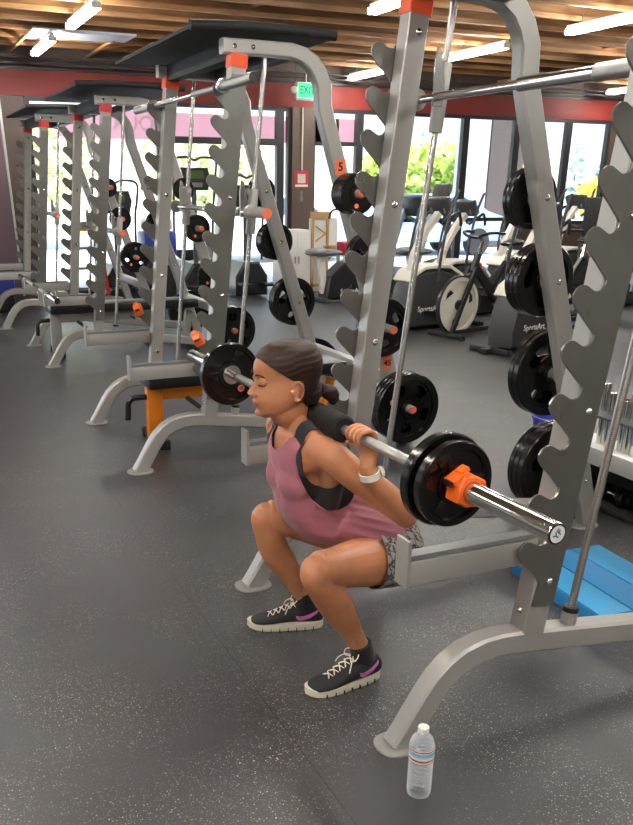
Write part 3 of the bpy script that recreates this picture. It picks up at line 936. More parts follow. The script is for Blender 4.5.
bark = simple('bark', srgb(110, 90, 75), .8)
def crown(mb, c, r, seed, n=260, ls=.34):
    """leafy crown: many small leaf clumps spread in an ellipsoid"""
    rr = random.Random(seed)
    for _ in range(n):
        while True:
            p = V((rr.uniform(-1, 1), rr.uniform(-1, 1), rr.uniform(-1, 1)))
            if p.length <= 1: break
        p = p * (.75 + .25 * rr.random())
        q = V(c) + V((p.x * r[0], p.y * r[1], p.z * r[2]))
        s = ls * rr.uniform(.5, 1.2)
        e = Euler((rr.random() * 6, rr.random() * 6, rr.random() * 6)).to_matrix()
        mb.poly([q + e @ V(v) * s for v in ((1, 0, 0), (-.5, .87, 0), (-.5, -.87, 0), (0, 0, 1.0))], [(0, 1, 3), (1, 2, 3), (2, 0, 3), (0, 2, 1)])
def tree(x, y, h, r, leaf, label, seed, conifer=False):
    root = thing('tree', label, 'tree', (x, y, -.1), 0, 'trees outside the windows')
    mb = MB(); mb.cyl((0, 0, 0), (0, 0, h * .6), .16, .07, n=8); mb.build('trunk', bark, root)
    mb = MB()
    if conifer:
        for k in range(7):
            t = k / 6; crown(mb, (0, 0, h * (.2 + .75 * t)), (r * (1 - t * .85), r * (1 - t * .85), h * .09), seed + k, int(90 * (1 - t * .7)), .3)
    else:
        crown(mb, (0, 0, h * .62), (r, r, h * .38), seed, 900, r * .10)
    mb.build('crown', leaf, root, 0)
def at(px, Y):
    "x in metres seen past a window at depth Y (used only to lay the street out)"
    return None
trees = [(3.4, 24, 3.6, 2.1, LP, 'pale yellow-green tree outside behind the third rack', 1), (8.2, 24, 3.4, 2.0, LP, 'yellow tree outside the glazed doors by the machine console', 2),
         (15.8, 25, 2.95, 2.3, LG, 'bright green tree outside behind the white bike console', 5), (19.4, 29, 3.1, 2.0, LG, 'green tree outside beside the grey pillar', 6),
         (17.4, 22.6, 4.2, .6, LY, 'narrow bright yellow tree outside right of the taupe wall', 8),
         (22.5, 23, 2.15, 1.8, LY, 'low yellow tree outside the right windows', 9), (26.0, 25, 2.15, 2.0, LY, 'low yellow-green tree outside the rightmost window', 11)]
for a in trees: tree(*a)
for x, y, h, sd, lab in ((33.6, 38, 3.7, 21, 'tall distant conifer left in the rightmost windows'), (36.4, 39, 4.0, 22, 'taller distant conifer right in the rightmost windows'), (23.2, 36.5, 3.8, 23, 'distant conifer above the green trees')):
    tree(x, y, h, .85, LD, lab, sd, True)
mb = MB(); mb.box((12, 42, -.16), (110, 58, .1))
o = mb.build('street', simple('bright_asphalt', srgb(198, 200, 204), .8), None, 0); o['kind'] = 'structure'
# neighbouring taupe wall outside
mb = MB(); mb.box((16.05, 21.2, 2.2), (1.15, .3, 4.6)); b_ = mb.build('outside_building', simple('taupe_wall', srgb(66, 57, 54), .7), None, 0)
tag(b_, 'taupe wall of a neighbouring building seen through the middle window', 'building')
mb = MB(); mb.box((15.05, 21.3, 2.2), (.75, .5, 4.6)); tag(mb.build('outside_pillar', simple('lit_building_grey', srgb(150, 155, 165), .7), None, 0), 'pale grey pillar outside, the lit part of the building left of the taupe wall', 'pillar')  # lit part of the building, its light put into this pale grey
mb = MB(); mb.box((1.6, 34, 1.6), (16, .4, 3.4)); mb.box((1.6, 33.7, 3.3), (16.4, .9, .25))
tag(mb.build('outside_building', simple('pale_wall', srgb(226, 222, 214), .7), None, 0), 'pale low building across the street behind the left windows', 'building')
def car(x, y, L, col, label, rz=0):
    root = thing('car', label, 'car', (x, y, -.11), rz, 'cars parked outside the windows')
    m_ = simple('car_paint', col, .25, .2)
    prof = [(-L / 2, .35), (-L / 2, .8), (-L * .42, .95), (-L * .22, 1.0), (-L * .12, 1.42), (L * .22, 1.45), (L * .36, 1.02), (L * .48, .92), (L / 2, .7), (L / 2, .35)]
    mb = MB(); mb.prism(prof, lambda u, v, d: V((u, d, v)), -.85, .85, .04); mb.build('car_body', m_, root)
    mb = MB(); mb.prism([(-L * .19, 1.03), (-L * .11, 1.36), (L * .20, 1.38), (L * .31, 1.03)], lambda u, v, d: V((u, d, v)), -.87, .87, .0); mb.build('car_glass', simple('car_glass', srgb(90, 105, 115), .1, .3), root, 0)
    for sx in (-.31, .31):
        for sy in (-.78, .78):
            mb = MB(); mb.cyl((L * sx, sy - .1, .33), (L * sx, sy + .1, .33), .33, n=24); mb.build('wheel', M['blackmat'], root)
car(7.6, 19.0, 4.3, srgb(225, 228, 232), 'white car parked outside the glazed door')
car(12.2, 19.5, 4.4, srgb(150, 190, 225), 'pale blue car parked outside behind the cardio machines')
car(10.0, 26, 4.4, srgb(235, 235, 235), 'farther white car parked outside beyond the middle window')
# window banner (seen from inside, so mirrored)
def film(name, col):
    m, nt, b = nmat(name); b.inputs['Base Color'].default_value = col; b.inputs['Roughness'].default_value = .7
    tl = nt.nodes.new('ShaderNodeBsdfTranslucent'); tl.inputs[0].default_value = col
    mx = nt.nodes.new('ShaderNodeMixShader'); mx.inputs[0].default_value = .75
    nt.links.new(b.outputs[0], mx.inputs[1]); nt.links.new(tl.outputs[0], mx.inputs[2]); nt.links.new(mx.outputs[0], nt.nodes['Material Output'].inputs['Surface'])
    return m
pink = film('pink_banner', srgb(250, 214, 222))
wl = film('white_letters', srgb(252, 250, 250))
ban = thing('window_banner', 'pink banner with mirrored white letters along the top of the glazing', 'banner', (5.0, YW + .10, 2.30))
mb = MB(); mb.box((-.55, 0, 0), (4.3, .006, .36)); b1 = mb.build('banner_sheet', pink, ban, 0)
mb = MB(); mb.box((1.55, .0, .0), (.9, .006, .36)); b2 = mb.build('banner_sheet', pink, ban, 0)
for s, x in (('YOUR', -1.55), ('Z-', .15), ('TI', 1.42)):
    me = text_mesh(s, .27, wl, .001, bold=.006)
    t = place('lettering', me, b1); t.rotation_euler = (PI / 2, 0, 0); t.scale = (-1.05, 1, 1); t.location = (x, -.008, .02)

# ------------------------------------------------------------------ world and light
w = bpy.data.worlds.new('world'); bpy.context.scene.world = w; w.use_nodes = True
bg = w.node_tree.nodes['Background']
tc = w.node_tree.nodes.new('ShaderNodeTexCoord'); sx = w.node_tree.nodes.new('ShaderNodeSeparateXYZ'); cr = w.node_tree.nodes.new('ShaderNodeValToRGB')
w.node_tree.links.new(tc.outputs['Generated'], sx.inputs[0]); w.node_tree.links.new(sx.outputs['Z'], cr.inputs['Fac'])
cr.color_ramp.elements[0].color = (.93, .96, 1, 1); cr.color_ramp.elements[1].color = (.62, .78, 1, 1); cr.color_ramp.elements[1].position = .6
w.node_tree.links.new(cr.outputs['Color'], bg.inputs['Color'])
bg.inputs['Strength'].default_value = 1.3
sun = bpy.data.lights.new('sun', 'SUN'); so_ = bpy.data.objects.new('sun', sun); C.objects.link(so_)
sun.energy = 9.0; sun.angle = .4; so_.rotation_euler = (math.radians(38), math.radians(-18), 0)
sc = bpy.context.scene
sc.view_settings.view_transform = 'Standard'; sc.view_settings.look = 'None'; sc.view_settings.gamma = 1
sc.view_settings.use_curve_mapping = False
sc.view_settings.exposure = 0.85
sc.cycles.max_bounces = 7; sc.cycles.diffuse_bounces = 3; sc.cycles.glossy_bounces = 4; sc.cycles.transparent_max_bounces = 10; sc.cycles.transmission_bounces = 6
sc.cycles.sample_clamp_indirect = 6
# ------------------------------------------------------------------ things around the racks
def local(root):
    return root
XZ = lambda u, v, d: V((u, d, v))
def arc(pts, n=8):
    """Catmull-Rom through points"""
    P = [V(p) for p in pts]; out = []
    for i in range(len(P) - 1):
        a = P[max(0, i - 1)]; b = P[i]; c = P[i + 1]; d = P[min(len(P) - 1, i + 2)]
        for q in range(n):
            t = q / n
            out.append(.5 * ((2 * b) + (c - a) * t + (2 * a - 5 * b + 4 * c - d) * t * t + (-a + 3 * b - 3 * c + d) * t ** 3))
    out.append(P[-1]); return out
def tube(mb, pts, d, n=10, smooth=6):
    return mb.sweep(arc(pts, smooth), d, d, round_=True, n=n)

# adjustable benches
def bench(loc, rz, label, frame_mat, L=1.4, h=.40):
    b = thing('weight_bench', label, 'bench', loc, rz, 'adjustable benches inside the racks')
    # forward is +x ; front end at x=0
    mb = MB(); mb.box((.09, 0, h * .5 - .005), (.10, .07, h - .07), bev=.006)
    mb.box((L * .35, 0, h - .075), (L * .62, .06, .095), bev=.006)
    mb.box((.09, 0, h - .06), (.08, .06, .06), bev=.004)
    mb.box((L * .93, 0, h * .5 - .02), (.07, .06, h - .1), Matrix.Rotation(.15, 3, 'Y'), .006)
    mb.build('frame', frame_mat, b)
    for x, wd in ((.09, .34), (L * .95, .5)):
        mb = MB(); mb.box((x, 0, .035), (.07, wd, .05), bev=.006); mb.box((x, wd / 2, .03), (.085, .05, .06), bev=.008); mb.box((x, -wd / 2, .03), (.085, .05, .06), bev=.008)
        mb.build('foot_bar', M['blackmat'], b, label='black foot bar with rubber ends')
    mb = MB(); mb.box((.28, 0, h + .01), (.50, .27, .085), bev=.02); mb.build('seat_pad', M['vinyl'], b)
    mb = MB(); mb.box((L * .5 + .26, 0, h + .01), (L - .54, .28, .085), bev=.02); mb.build('back_pad', M['vinyl'], b)
    mb = MB(); mb.sweep(arc([(.06, 0, h - .1), (-.04, 0, h - .1), (-.075, 0, h - .13), (-.08, 0, h - .19), (-.085, 0, h - .235)], 5), .038, .038, round_=True, n=12)
    mb.build('handle', M['black'], b, label='black rubber carrying handle')
    mb = MB(); mb.cyl((.30, -.02, h - .12), (.36, -.10, h - .17), .016, n=10); mb.build('adjuster_pin', M['darkgrey'], b)
    mb = MB(); mb.cyl((L * .55, -.02, h - .1), (L * .55, -.14, h - .1), .012, n=10); mb.build('adjuster_pin', M['darkgrey'], b)
    return b
bench((1.29, 5.15, 0), 0, 'adjustable bench with bright orange frame and black pads inside the rack behind the woman', M['orange_paint'])
bench((1.24, 8.42, 0), 0, 'adjustable bench with grey frame and black pads inside the third rack', M['paint'], 1.5, .43)

# padding roofs laid over three of the racks
def roof(i, x0_, x1_, y0_, y1_, z, label):
    r = thing('rack_roof_pad', label, 'roof pad', (0, 0, 0), 0, 'black pads roofing the racks')
    n = 8; top = []; 
    mb = MB()
    def zz(x): return z + .012 * math.sin((x - x0_) / (x1_ - x0_) * PI)
    rows = []
    for q in range(n + 1):
        x = x0_ + (x1_ - x0_) * q / n
        rows.append([V((x, y0_, zz(x) - .008)), V((x, y1_, zz(x) - .008)), V((x, y1_, zz(x) + .008)), V((x, y0_, zz(x) + .008))])
    mb.rings(rows); mb.build('pad_sheet', M['blackmat'], r)
    mb = MB(); pts = [(x0_ + (x1_ - x0_) * q / n, y0_, zz(x0_ + (x1_ - x0_) * q / n) + .006) for q in range(n + 1)]
    mb.sweep(pts, .05, .05, round_=True, n=12); mb.build('rolled_edge', M['blackmat'], r)
    return r
roof(1, 1.50, 2.30, 4.56, 6.12, 2.262, 'black vinyl pad roof over the rack behind the woman, rolled near edge')
roof(2, 1.53, 2.44, 7.62, 9.10, 2.275, 'black pad roof over the third rack, under the red beam')
roof(3, 1.50, 2.40, 10.05, 11.75, 2.275, 'black pad roof over the farthest rack')
mb = MB(); mb.box((2.50, 5.3, 2.30), (.16, .5, .08), bev=.01)
# blue step pad on the floor by the nearest rack
st = thing('exercise_mat', 'thick bright blue folded foam mat on the floor inside the nearest rack', 'mat', (2.445, 2.335, 0), math.radians(-3.5))
stA = simple('blue_foam_a', srgb(54, 154, 208), .5, 0, .05, 9); stB = simple('blue_foam_b', srgb(38, 128, 186), .55, 0, .05, 9)
mb = MB(); mb.box((.0, 0, .034), (.45, .56, .066), bev=.006); mb.build('mat_core', stB, st)
for q, x in enumerate((-.15, 0.0, .15)):
    mb = MB(); mb.box((x, 0, .0695), (.142, .555, .006), bev=.002); mb.build('mat_panel', stA if q != 1 else stB, st)

# accessory storage box with chrome bars standing in it, behind the nearest rack
sb = thing('storage_box', 'black open storage box with white top plate holding upright chrome bars, right edge', 'storage box', (3.30, 3.26, 0), 0)
mb = MB()
for z in (.02, .235): mb.box((0, 0, z), (.34, .86, .02), bev=.003)
for y in (-.42, .42): mb.box((0, y, .13), (.34, .02, .22), bev=.003)
mb.box((.16, 0, .13), (.02, .84, .22)); mb.build('box_body', M['blackmat'], sb)
mb = MB(); mb.box((-.0, 0, .252), (.36, .88, .012), bev=.003); mb.build('top_plate', M['lightgrey'], sb, label='white painted top plate')
mb = MB(); mb.box((.02, -.1, .44), (.2, .5, .012), bev=.003); mb.build('bar_guide', M['darkgrey'], sb)
for q in range(6):
    y = -.30 + q * .075
    mb = MB(); mb.cyl((.0 + .03 * (q % 2), y, .258), (.0 + .03 * (q % 2), y, .53 + .03 * (q % 3)), .019, n=16)
    tag(mb.build('steel_bar', M['chrome'], None), 'short chrome bar standing upright in the black storage box', 'bar', 'chrome bars in the storage box').location = (3.30, 3.26, 0)
for q, (x, y) in enumerate(((-.08, .27), (-.06, .1))):
    root = thing('dumbbell', 'small black dumbbell lying inside the black storage box, %s' % ('nearer the rack post' if q == 0 else 'nearer the right edge'), 'dumbbell', (3.30 + x, 3.26 + y - .45, .078), 0, 'dumbbells in the storage box')
    mb = MB(); mb.cyl((0, -.05, 0), (0, .05, 0), .014, n=12); mb.build('handle', M['chrome'], root)
    for s in (-1, 1):
        mb = MB(); mb.lathe([(.038, 0), (.046, .008), (.046, .04), (.038, .048)], (0, s * .045, 0), (0, s, 0), 8); mb.build('weight_head', M['black'], root)
# blue bucket
bk = thing('bucket', 'blue plastic bucket on the floor behind the rear leg plates', 'bucket', (3.74, 4.16, 0))
mb = MB(); mb.ringlathe([(.0, .0), (.105, .0), (.135, .165), (.142, .165), (.142, .18), (.128, .18), (.098, .012), (.0, .012)], (0, 0, 0), (0, 0, 1), 28); mb.build('bucket_body', M['blue'], bk)
mb = MB(); tube(mb, [(0, .135, .15), (.09, .10, .11), (.125, 0, .10), (.09, -.10, .11), (0, -.135, .15)], .007); mb.build('bucket_handle', M['midgrey'], bk)

# water bottle
bt = thing('water_bottle', 'clear plastic water bottle with white cap standing on the floor by the rack foot', 'bottle', (1.108, 1.572, 0))
def m_water(name, col, rough, ior, tint=None):
    m, nt, b = nmat(name); b.inputs['Base Color'].default_value = col; b.inputs['Roughness'].default_value = rough
    b.inputs['Transmission Weight'].default_value = 1; b.inputs['IOR'].default_value = ior; return m
gl, nt_, b_ = nmat('clear_plastic')
b_.inputs['Base Color'].default_value = (.9, .93, .95, 1); b_.inputs['Roughness'].default_value = .08
tp_ = nt_.nodes.new('ShaderNodeBsdfTransparent'); tp_.inputs[0].default_value = (.93, .96, .98, 1)
lw_ = nt_.nodes.new('ShaderNodeLayerWeight'); lw_.inputs['Blend'].default_value = .35
mr_ = nt_.nodes.new('ShaderNodeMapRange'); mr_.inputs['To Min'].default_value = .2; mr_.inputs['To Max'].default_value = .8
mx_ = nt_.nodes.new('ShaderNodeMixShader'); nt_.links.new(lw_.outputs['Facing'], mr_.inputs['Value']); nt_.links.new(mr_.outputs[0], mx_.inputs[0])
nt_.links.new(tp_.outputs[0], mx_.inputs[1]); nt_.links.new(b_.outputs[0], mx_.inputs[2]); nt_.links.new(mx_.outputs[0], nt_.nodes['Material Output'].inputs['Surface'])
prof = [(.024, 0), (.031, .003), (.0325, .012)]
z = .018
while z < .112:
    prof += [(.0325, z), (.0325, z + .006), (.0305, z + .009), (.0305, z + .011)]; z += .0135
prof += [(.0325, .116), (.0325, .160), (.031, .170), (.027, .181), (.020, .190), (.0145, .196), (.0135, .200), (.0135, .206)]
mb = MB(); mb.lathe([(r * 1.03, h_) for r, h_ in prof], (0, 0, 0), (0, 0, 1), 40); mb.build('bottle_body', gl, bt)
mb = MB(); mb.lathe([(.0148, .198), (.0152, .200), (.0152, .214), (.0140, .216), (.0, .216)], (0, 0, 0), (0, 0, 1), 24); mb.build('cap', M['white'], bt)
def m_label():
    m, nt, b = nmat('bottle_label'); N = nt.nodes.new; Lk = nt.links.new
    tc = N('ShaderNodeTexCoord'); sp = N('ShaderNodeSeparateXYZ'); Lk(tc.outputs['Object'], sp.inputs[0])
    mr = N('ShaderNodeMapRange'); mr.inputs['From Min'].default_value = .118; mr.inputs['From Max'].default_value = .158; Lk(sp.outputs['Z'], mr.inputs['Value'])
    cr = N('ShaderNodeValToRGB'); cr.color_ramp.interpolation = 'CONSTANT'; e = cr.color_ramp.elements
    e[0].color = srgb(235, 225, 225); e[1].position = .10; e[1].color = srgb(176, 40, 58)
    for p, c in ((.24, (232, 225, 225)), (.42, (150, 205, 225)), (.58, (110, 185, 215)), (.74, (230, 225, 228)), (.84, (190, 60, 78)), (.93, (235, 225, 225))):
        x = e.new(p); x.color = srgb(*c)
    nz = N('ShaderNodeTexNoise'); nz.inputs['Scale'].default_value = 90; Lk(tc.outputs['Object'], nz.inputs['Vector'])
    ad = N('ShaderNodeMath'); ad.operation = 'MULTIPLY_ADD'; ad.inputs[1].default_value = .10; Lk(nz.outputs['Fac'], ad.inputs[0]); Lk(mr.outputs[0], ad.inputs[2])
    su = N('ShaderNodeMath'); su.operation = 'SUBTRACT'; su.inputs[1].default_value = .05; Lk(ad.outputs[0], su.inputs[0])
    Lk(su.outputs[0], cr.inputs['Fac']); Lk(cr.outputs['Color'], b.inputs['Base Color']); b.inputs['Roughness'].default_value = .35
    return m
mb = MB(); mb.ringlathe([(.0340, .118), (.0345, .118), (.0345, .158), (.0340, .158)], (0, 0, 0), (0, 0, 1), 40); mb.build('paper_label', m_label(), bt, label='red white and blue paper label')

# ------------------------------------------------------------------ cardio machines
bodymat = simple('cardio_body_grey', srgb(58, 58, 60), .4, 0, .08, 12)
bodymat2 = simple('cardio_body_black', srgb(34, 34, 36), .35, 0, .08, 12)
wht = simple('cardio_white_trim', srgb(224, 220, 206), .35)
letm = simple('cardio_lettering', srgb(228, 228, 222), .5)
ltblue = simple('pale_blue_grey_metal', srgb(170, 190, 205), .35, .2)
screen = simple('dark_screen', srgb(25, 28, 32), .12)
def lettering(parent, s, size, loc, rot=PI, mat=None):
    me = text_mesh(s, size, mat or letm, .0006, bold=.0015)
    t = place('lettering', me, parent); t.rotation_euler = (PI / 2, 0, rot); t.location = loc
    return t
def elliptical(loc, rz, label, sc=1.0, text=True, tall=True):
    """faces local -x so its near side (towards -y) reads left to right"""
    r = thing('elliptical_trainer', label, 'elliptical trainer', loc, rz, 'cardio machines by the windows')
    r.scale = (sc,) * 3
    mb = MB(); mb.prism([(.50, .05), (.50, .22), (.42, .42), (.22, .60), (.02, .66), (-.20, .65), (-.34, .60), (-.42, .45), (-.46, .2), (-.46, .05)], XZ, -.16, .16, .02)
    bd = mb.build('flywheel_housing', bodymat, r)
    mb = MB(); mb.sweep([V((u, 0, v)) for u, v in [(-.40, .54), (-.34, .63), (-.22, .69), (-.02, .70), (.14, .69), (.30, .60), (.40, .50)]], .345, .035, side=(0, 1, 0)); mb.build('housing_trim', wht, bd, label='cream trim over the housing')
    mb = MB(); mb.sweep(arc([(-.30, 0, .62), (-.28, 0, .78), (-.20, 0, .95), (-.08, 0, 1.12), (.04, 0, 1.25)], 4), .085, .07, side=(0, 1, 0)); mb.build('column', wht, r)
    if text: lettering(bd, 'SportsArt', .082, (-.13, -.162, .24), 0)
    mb = MB(); mb.box((-.05, 0, .03), (1.3, .09, .05), bev=.006); mb.box((-.58, 0, .03), (.07, .5, .05), bev=.01); mb.box((.60, 0, .03), (.07, .5, .05), bev=.01); mb.build('base_frame', bodymat2, r)
    c = MB(); c.box((.06, 0, 1.33), (.09, .34, .20), Matrix.Rotation(-.4, 3, 'Y'), .03); con = c.build('console', bodymat, r)
    c = MB(); c.box((.112, 0, 1.35), (.012, .26, .13), Matrix.Rotation(-.4, 3, 'Y'), .005); c.build('screen', screen, con)
    for s in (-1, 1):
        c = MB(); c.lathe([(.05, 0), (.062, .012), (.062, .03), (.045, .04)], (.08, s * .09, 1.30), (0, s, 0), 16); c.build('fan_grille', M['midgrey'], con)
        mb = MB(); tube(mb, [(-.05, s * .18, 1.14), (.04, s * .24, 1.22), (.13, s * .23, 1.26), (.20, s * .19, 1.20), (.24, s * .16, 1.13)], .036); mb.build('hand_grip', M['black'], r)
        if tall:
            mb = MB(); tube(mb, [(-.12, s * .27, .55), (-.10, s * .28, .9), (-.02, s * .27, 1.25), (.10, s * .25, 1.5)], .034); mb.build('swing_arm', M['darkgrey'], r)
        mb = MB(); mb.box((.42, s * .17, .20), (.42, .13, .04), bev=.015); mb.box((.05, s * .17, .18), (.5, .04, .04), Matrix.Rotation(.1, 3, 'Y')); mb.build('pedal', M['black'], r)
    return r
def upright_bike(loc, rz, label, sc=1.0):
    r = thing('exercise_bike', label, 'exercise bike', loc, rz, 'cardio machines by the windows')
    r.scale = (sc,) * 3
    mb = MB(); mb.prism([(-.36, .05), (-.30, .35), (-.08, .52), (.10, .56), (.30, .5), (.40, .30), (.42, .05)], XZ, -.13, .13, .02); bd = mb.build('flywheel_housing', bodymat2, r)
    lettering(bd, 'SportsArt', .09, (.05, -.133, .14), 0)
    mb = MB(); mb.box((-.36, 0, .36), (.10, .07, .5), Matrix.Rotation(-.12, 3, 'Y'), .01); mb.build('seat_post', wht, r)
    mb = MB(); mb.ell((-.34, 0, .66), (.30, .14, .05)); mb.ell((-.44, 0, .68), (.18, .15, .05)); mb.build('saddle', M['midgrey'], r)
    mb = MB(); mb.sweep(arc([(.25, 0, .5), (.22, 0, .8), (.16, 0, 1.1), (.10, 0, 1.32)], 4), .07, .06, side=(0, 1, 0)); mb.build('column', bodymat, r)
    mb = MB(); mb.box((.06, 0, 1.38), (.07, .32, .22), Matrix.Rotation(.3, 3, 'Y'), .03); mb.build('console', bodymat, r)
    for s in (-1, 1):
        mb = MB(); tube(mb, [(.12, s * .10, 1.18), (.02, s * .22, 1.22), (-.10, s * .22, 1.20), (-.16, s * .20, 1.10)], .03); mb.build('handlebar', M['black'], r)
        mb = MB(); mb.box((.1 + s * .12, s * .2, .18 + s * .05), (.12, .1, .03), bev=.01); mb.cyl((.05, s * .13, .22), (.1 + s * .12, s * .17, .18 + s * .05), .014, n=8); mb.build('pedal', M['black'], r)
    mb = MB(); mb.box((-.38, 0, .03), (.08, .46, .05), bev=.01); mb.box((.42, 0, .03), (.08, .46, .05), bev=.01); mb.box((0, 0, .03), (.8, .08, .04)); mb.build('base_frame', M['darkgrey'], r)
    return r
def spin_bike(loc, rz, label):
    r = thing('spin_bike', label, 'spin bike', loc, rz, 'cardio machines by the windows')
    # front (flywheel) at -x
    mb = MB(); mb.ringlathe([(.0, -.012), (.255, -.012), (.258, -.028), (.30, -.028), (.305, -.015), (.305, .015), (.30, .028), (.258, .028), (.255, .012), (.0, .012)], (-.38, 0, .335), (0, 1, 0), 48)
    fw = mb.build('flywheel', wht, r)
    mb = MB(); mb.ringlathe([(.296, -.031), (.312, -.02), (.312, .02), (.296, .031)], (-.38, 0, .335), (0, 1, 0), 48); mb.build('wheel_rim', M['darksteel'], fw, label='dark steel rim')
    mb = MB(); mb.cyl((-.38, -.05, .335), (-.38, .05, .335), .055, n=20); mb.build('wheel_hub', M['black'], fw)
    for a in (0.4, 2.5, 4.6):
        mb = MB()
        o = [(.16, -.35), (.215, -.25), (.225, 0), (.21, .28), (.185, .1)]
        mb.prism([(-.38 + rr * math.cos(a + t), .335 + rr * math.sin(a + t)) for rr, t in o], XZ, -.0145, -.0125); mb.build('wheel_slot', M['black'], fw, 0)
    for s in (-1, 1):
        mb = MB(); mb.sweep([(-.50, s * .065, .06), (-.38, s * .065, .335), (-.18, s * .05, .72)], .04, .055, side=(0, 1, 0)); mb.build('fork', bodymat2, r)
    mb = MB()
    mb.sweep([(-.26, 0, .60), (-.12, 0, .68), (.30, 0, .30), (.52, 0, .10)], .06, .09, side=(0, 1, 0)); mb.sweep([(.10, 0, .46), (.34, 0, .75)], .06, .07, side=(0, 1, 0))
    mb.sweep([(-.18, 0, .68), (-.12, 0, .86)], .06, .07, side=(0, 1, 0)); mb.sweep([(-.48, 0, .05), (.60, 0, .05)], .06, .05, side=(0, 1, 0)); mb.build('frame', bodymat2, r)
    for pp in ([(-.12, 0, .84), (-.08, 0, 1.0)], [(.33, 0, .73), (.38, 0, .92)]):
        mb = MB(); mb.sweep(pp, .035, .05, side=(0, 1, 0)); mb.build('adjuster_post', M['chrome'], r)
    mb = MB(); tube(mb, [(.02, -.22, 1.07), (-.16, -.2, 1.08), (-.22, -.08, 1.04), (-.10, 0, 1.02), (-.22, .08, 1.04), (-.16, .2, 1.08), (.02, .22, 1.07)], .032); mb.build('handlebar', M['black'], r)
    mb = MB(); mb.ell((.38, 0, .95), (.15, .08, .035)); mb.ell((.45, 0, .96), (.09, .12, .04)); mb.build('saddle', M['black'], r)
    for x in (-.52, .6):
        mb = MB(); mb.box((x, 0, .035), (.06, .50, .045), bev=.012)
        for y in (-.24, .24): mb.cyl((x, y, 0), (x, y, .05), .03, n=12)
        mb.build('stabiliser', M['blackmat'], r)
    mb = MB(); mb.cyl((.20, -.11, .30), (.20, .11, .30), .02, n=10); mb.box((.20, -.12, .22), (.03, .02, .17)); mb.box((.20, .12, .38), (.03, .02, .17)); mb.box((.2, -.17, .14), (.11, .09, .03)); mb.box((.2, .17, .46), (.11, .09, .03)); mb.build('crank', M['darkgrey'], r)
    mb = MB(); mb.prism([(.0, .22), (.34, .22), (.34, .38), (.0, .42)], XZ, .02, .06, .01); mb.build('chain_guard', bodymat2, r)
    mb = MB(); mb.box((-.10, 0, .74), (.04, .045, .05)); mb.build('tension_knob', M['red'], r, label='red tension knob')
    return r
def treadmill(loc, rz, label, col=None, big=False):
    r = thing('treadmill', label, 'treadmill', loc, rz, 'cardio machines by the windows')
    col = col or ltblue
    mb = MB(); mb.box((.25, 0, .10), (1.7, .72, .14), bev=.02); dk = mb.build('deck', bodymat, r)
    mb = MB(); mb.box((.30, 0, .175), (1.5, .5, .012)); mb.build('belt', M['blackmat'], dk)
    mb = MB(); mb.prism([(-.65, .05), (-.65, .24), (-.5, .32), (-.3, .30), (-.25, .18), (-.25, .05)], XZ, -.34, .34, .02); mb.build('motor_cover', bodymat, r)
    for s in (-1, 1):
        mb = MB(); mb.sweep(arc([(-.50, s * .33, .2), (-.42, s * .34, .6), (-.30, s * .34, 1.0), (-.22, s * .33, 1.22)], 4), .06, .08, side=(0, 1, 0)); mb.build('upright', col, r)
        mb = MB(); tube(mb, [(-.25, s * .33, 1.12), (.0, s * .33, 1.02), (.3, s * .33, .95)], .04); mb.build('handrail', M['midgrey'], r)
    mb = MB(); mb.box((-.22, 0, 1.26), (.10, .74, .30 if not big else .42), Matrix.Rotation(-.35, 3, 'Y'), .03); c = mb.build('console', bodymat2, r)
    mb = MB(); mb.box((-.16, 0, 1.29), (.02, .36, .2), Matrix.Rotation(-.35, 3, 'Y')); mb.build('screen', screen, c)
    return r

elliptical((5.62, 8.55, 0), .10, 'dark grey elliptical trainer with cream column and trim, left of the white-wheeled spin bike')
spin_bike((5.93, 7.98, 0), .20, 'black spin bike with round cream flywheel')
elliptical((5.86, 7.05, 0), .22, 'dark elliptical trainer partly hidden behind the plates, right of the spin bike', .98)
upright_bike((5.86, 11.15, 0), .05, 'black exercise bike with grey saddle in front of the cardboard boxes')
elliptical((7.8, 9.78, 0), .1, 'elliptical trainer in the second row, behind the spin bike handlebars', 1.02, False)
elliptical((9.2, 10.4, 0), .2, 'elliptical trainer with curved black grips in front of the taupe wall', 1.0, False)
treadmill((7.4, 11.4, 0), .1, 'treadmill near the glazed door behind the dark grey elliptical')
treadmill((9.6, 11.4, 0), .1, 'treadmill with pale blue uprights by the middle window')
treadmill((9.7, 9.5, 0), .12, 'pale blue treadmill partly hidden behind the upper plates')
spin_bike((7.15, 8.15, 0), .15, 'second spin bike standing behind the right elliptical trainer')
treadmill((8.6, 7.3, 0), .2, 'treadmill right of the nearest rack leg, behind the hook plate', ltblue)
elliptical((6.45, 9.22, 0), .1, 'elliptical trainer wedged behind the elliptical with cream column, beside the spin bike', .97, False)
upright_bike((6.95, 10.55, 0), .1, 'exercise bike in the back row behind the spin bike', 1.05)
treadmill((7.9, 12.28, 0), .0, 'treadmill closest to the window glass, behind the other machines', M['midgrey'])
# big black backed console screen by the right windows
tv = thing('screen_stand', 'wide black screen on a post in front of the right windows', 'screen', (8.1, 8.75, 0), -.6)
tv.location = (8.22, 8.6, 0)
mb = MB(); mb.box((0, 0, 1.19), (.66, .05, .45), bev=.02); mb.build('screen_back', M['blackmat'], tv)
mb = MB(); mb.cyl((-.1, -.08, .0), (-.1, -.08, 1.1), .03, n=12); mb.box((-.1, -.05, 1.1), (.1, .08, .1)); mb.build('post', M['darkgrey'], tv)
mb = MB(); mb.box((-.1, -.08, .02), (.5, .4, .04), bev=.01); mb.build('base_plate', M['blackmat'], tv)
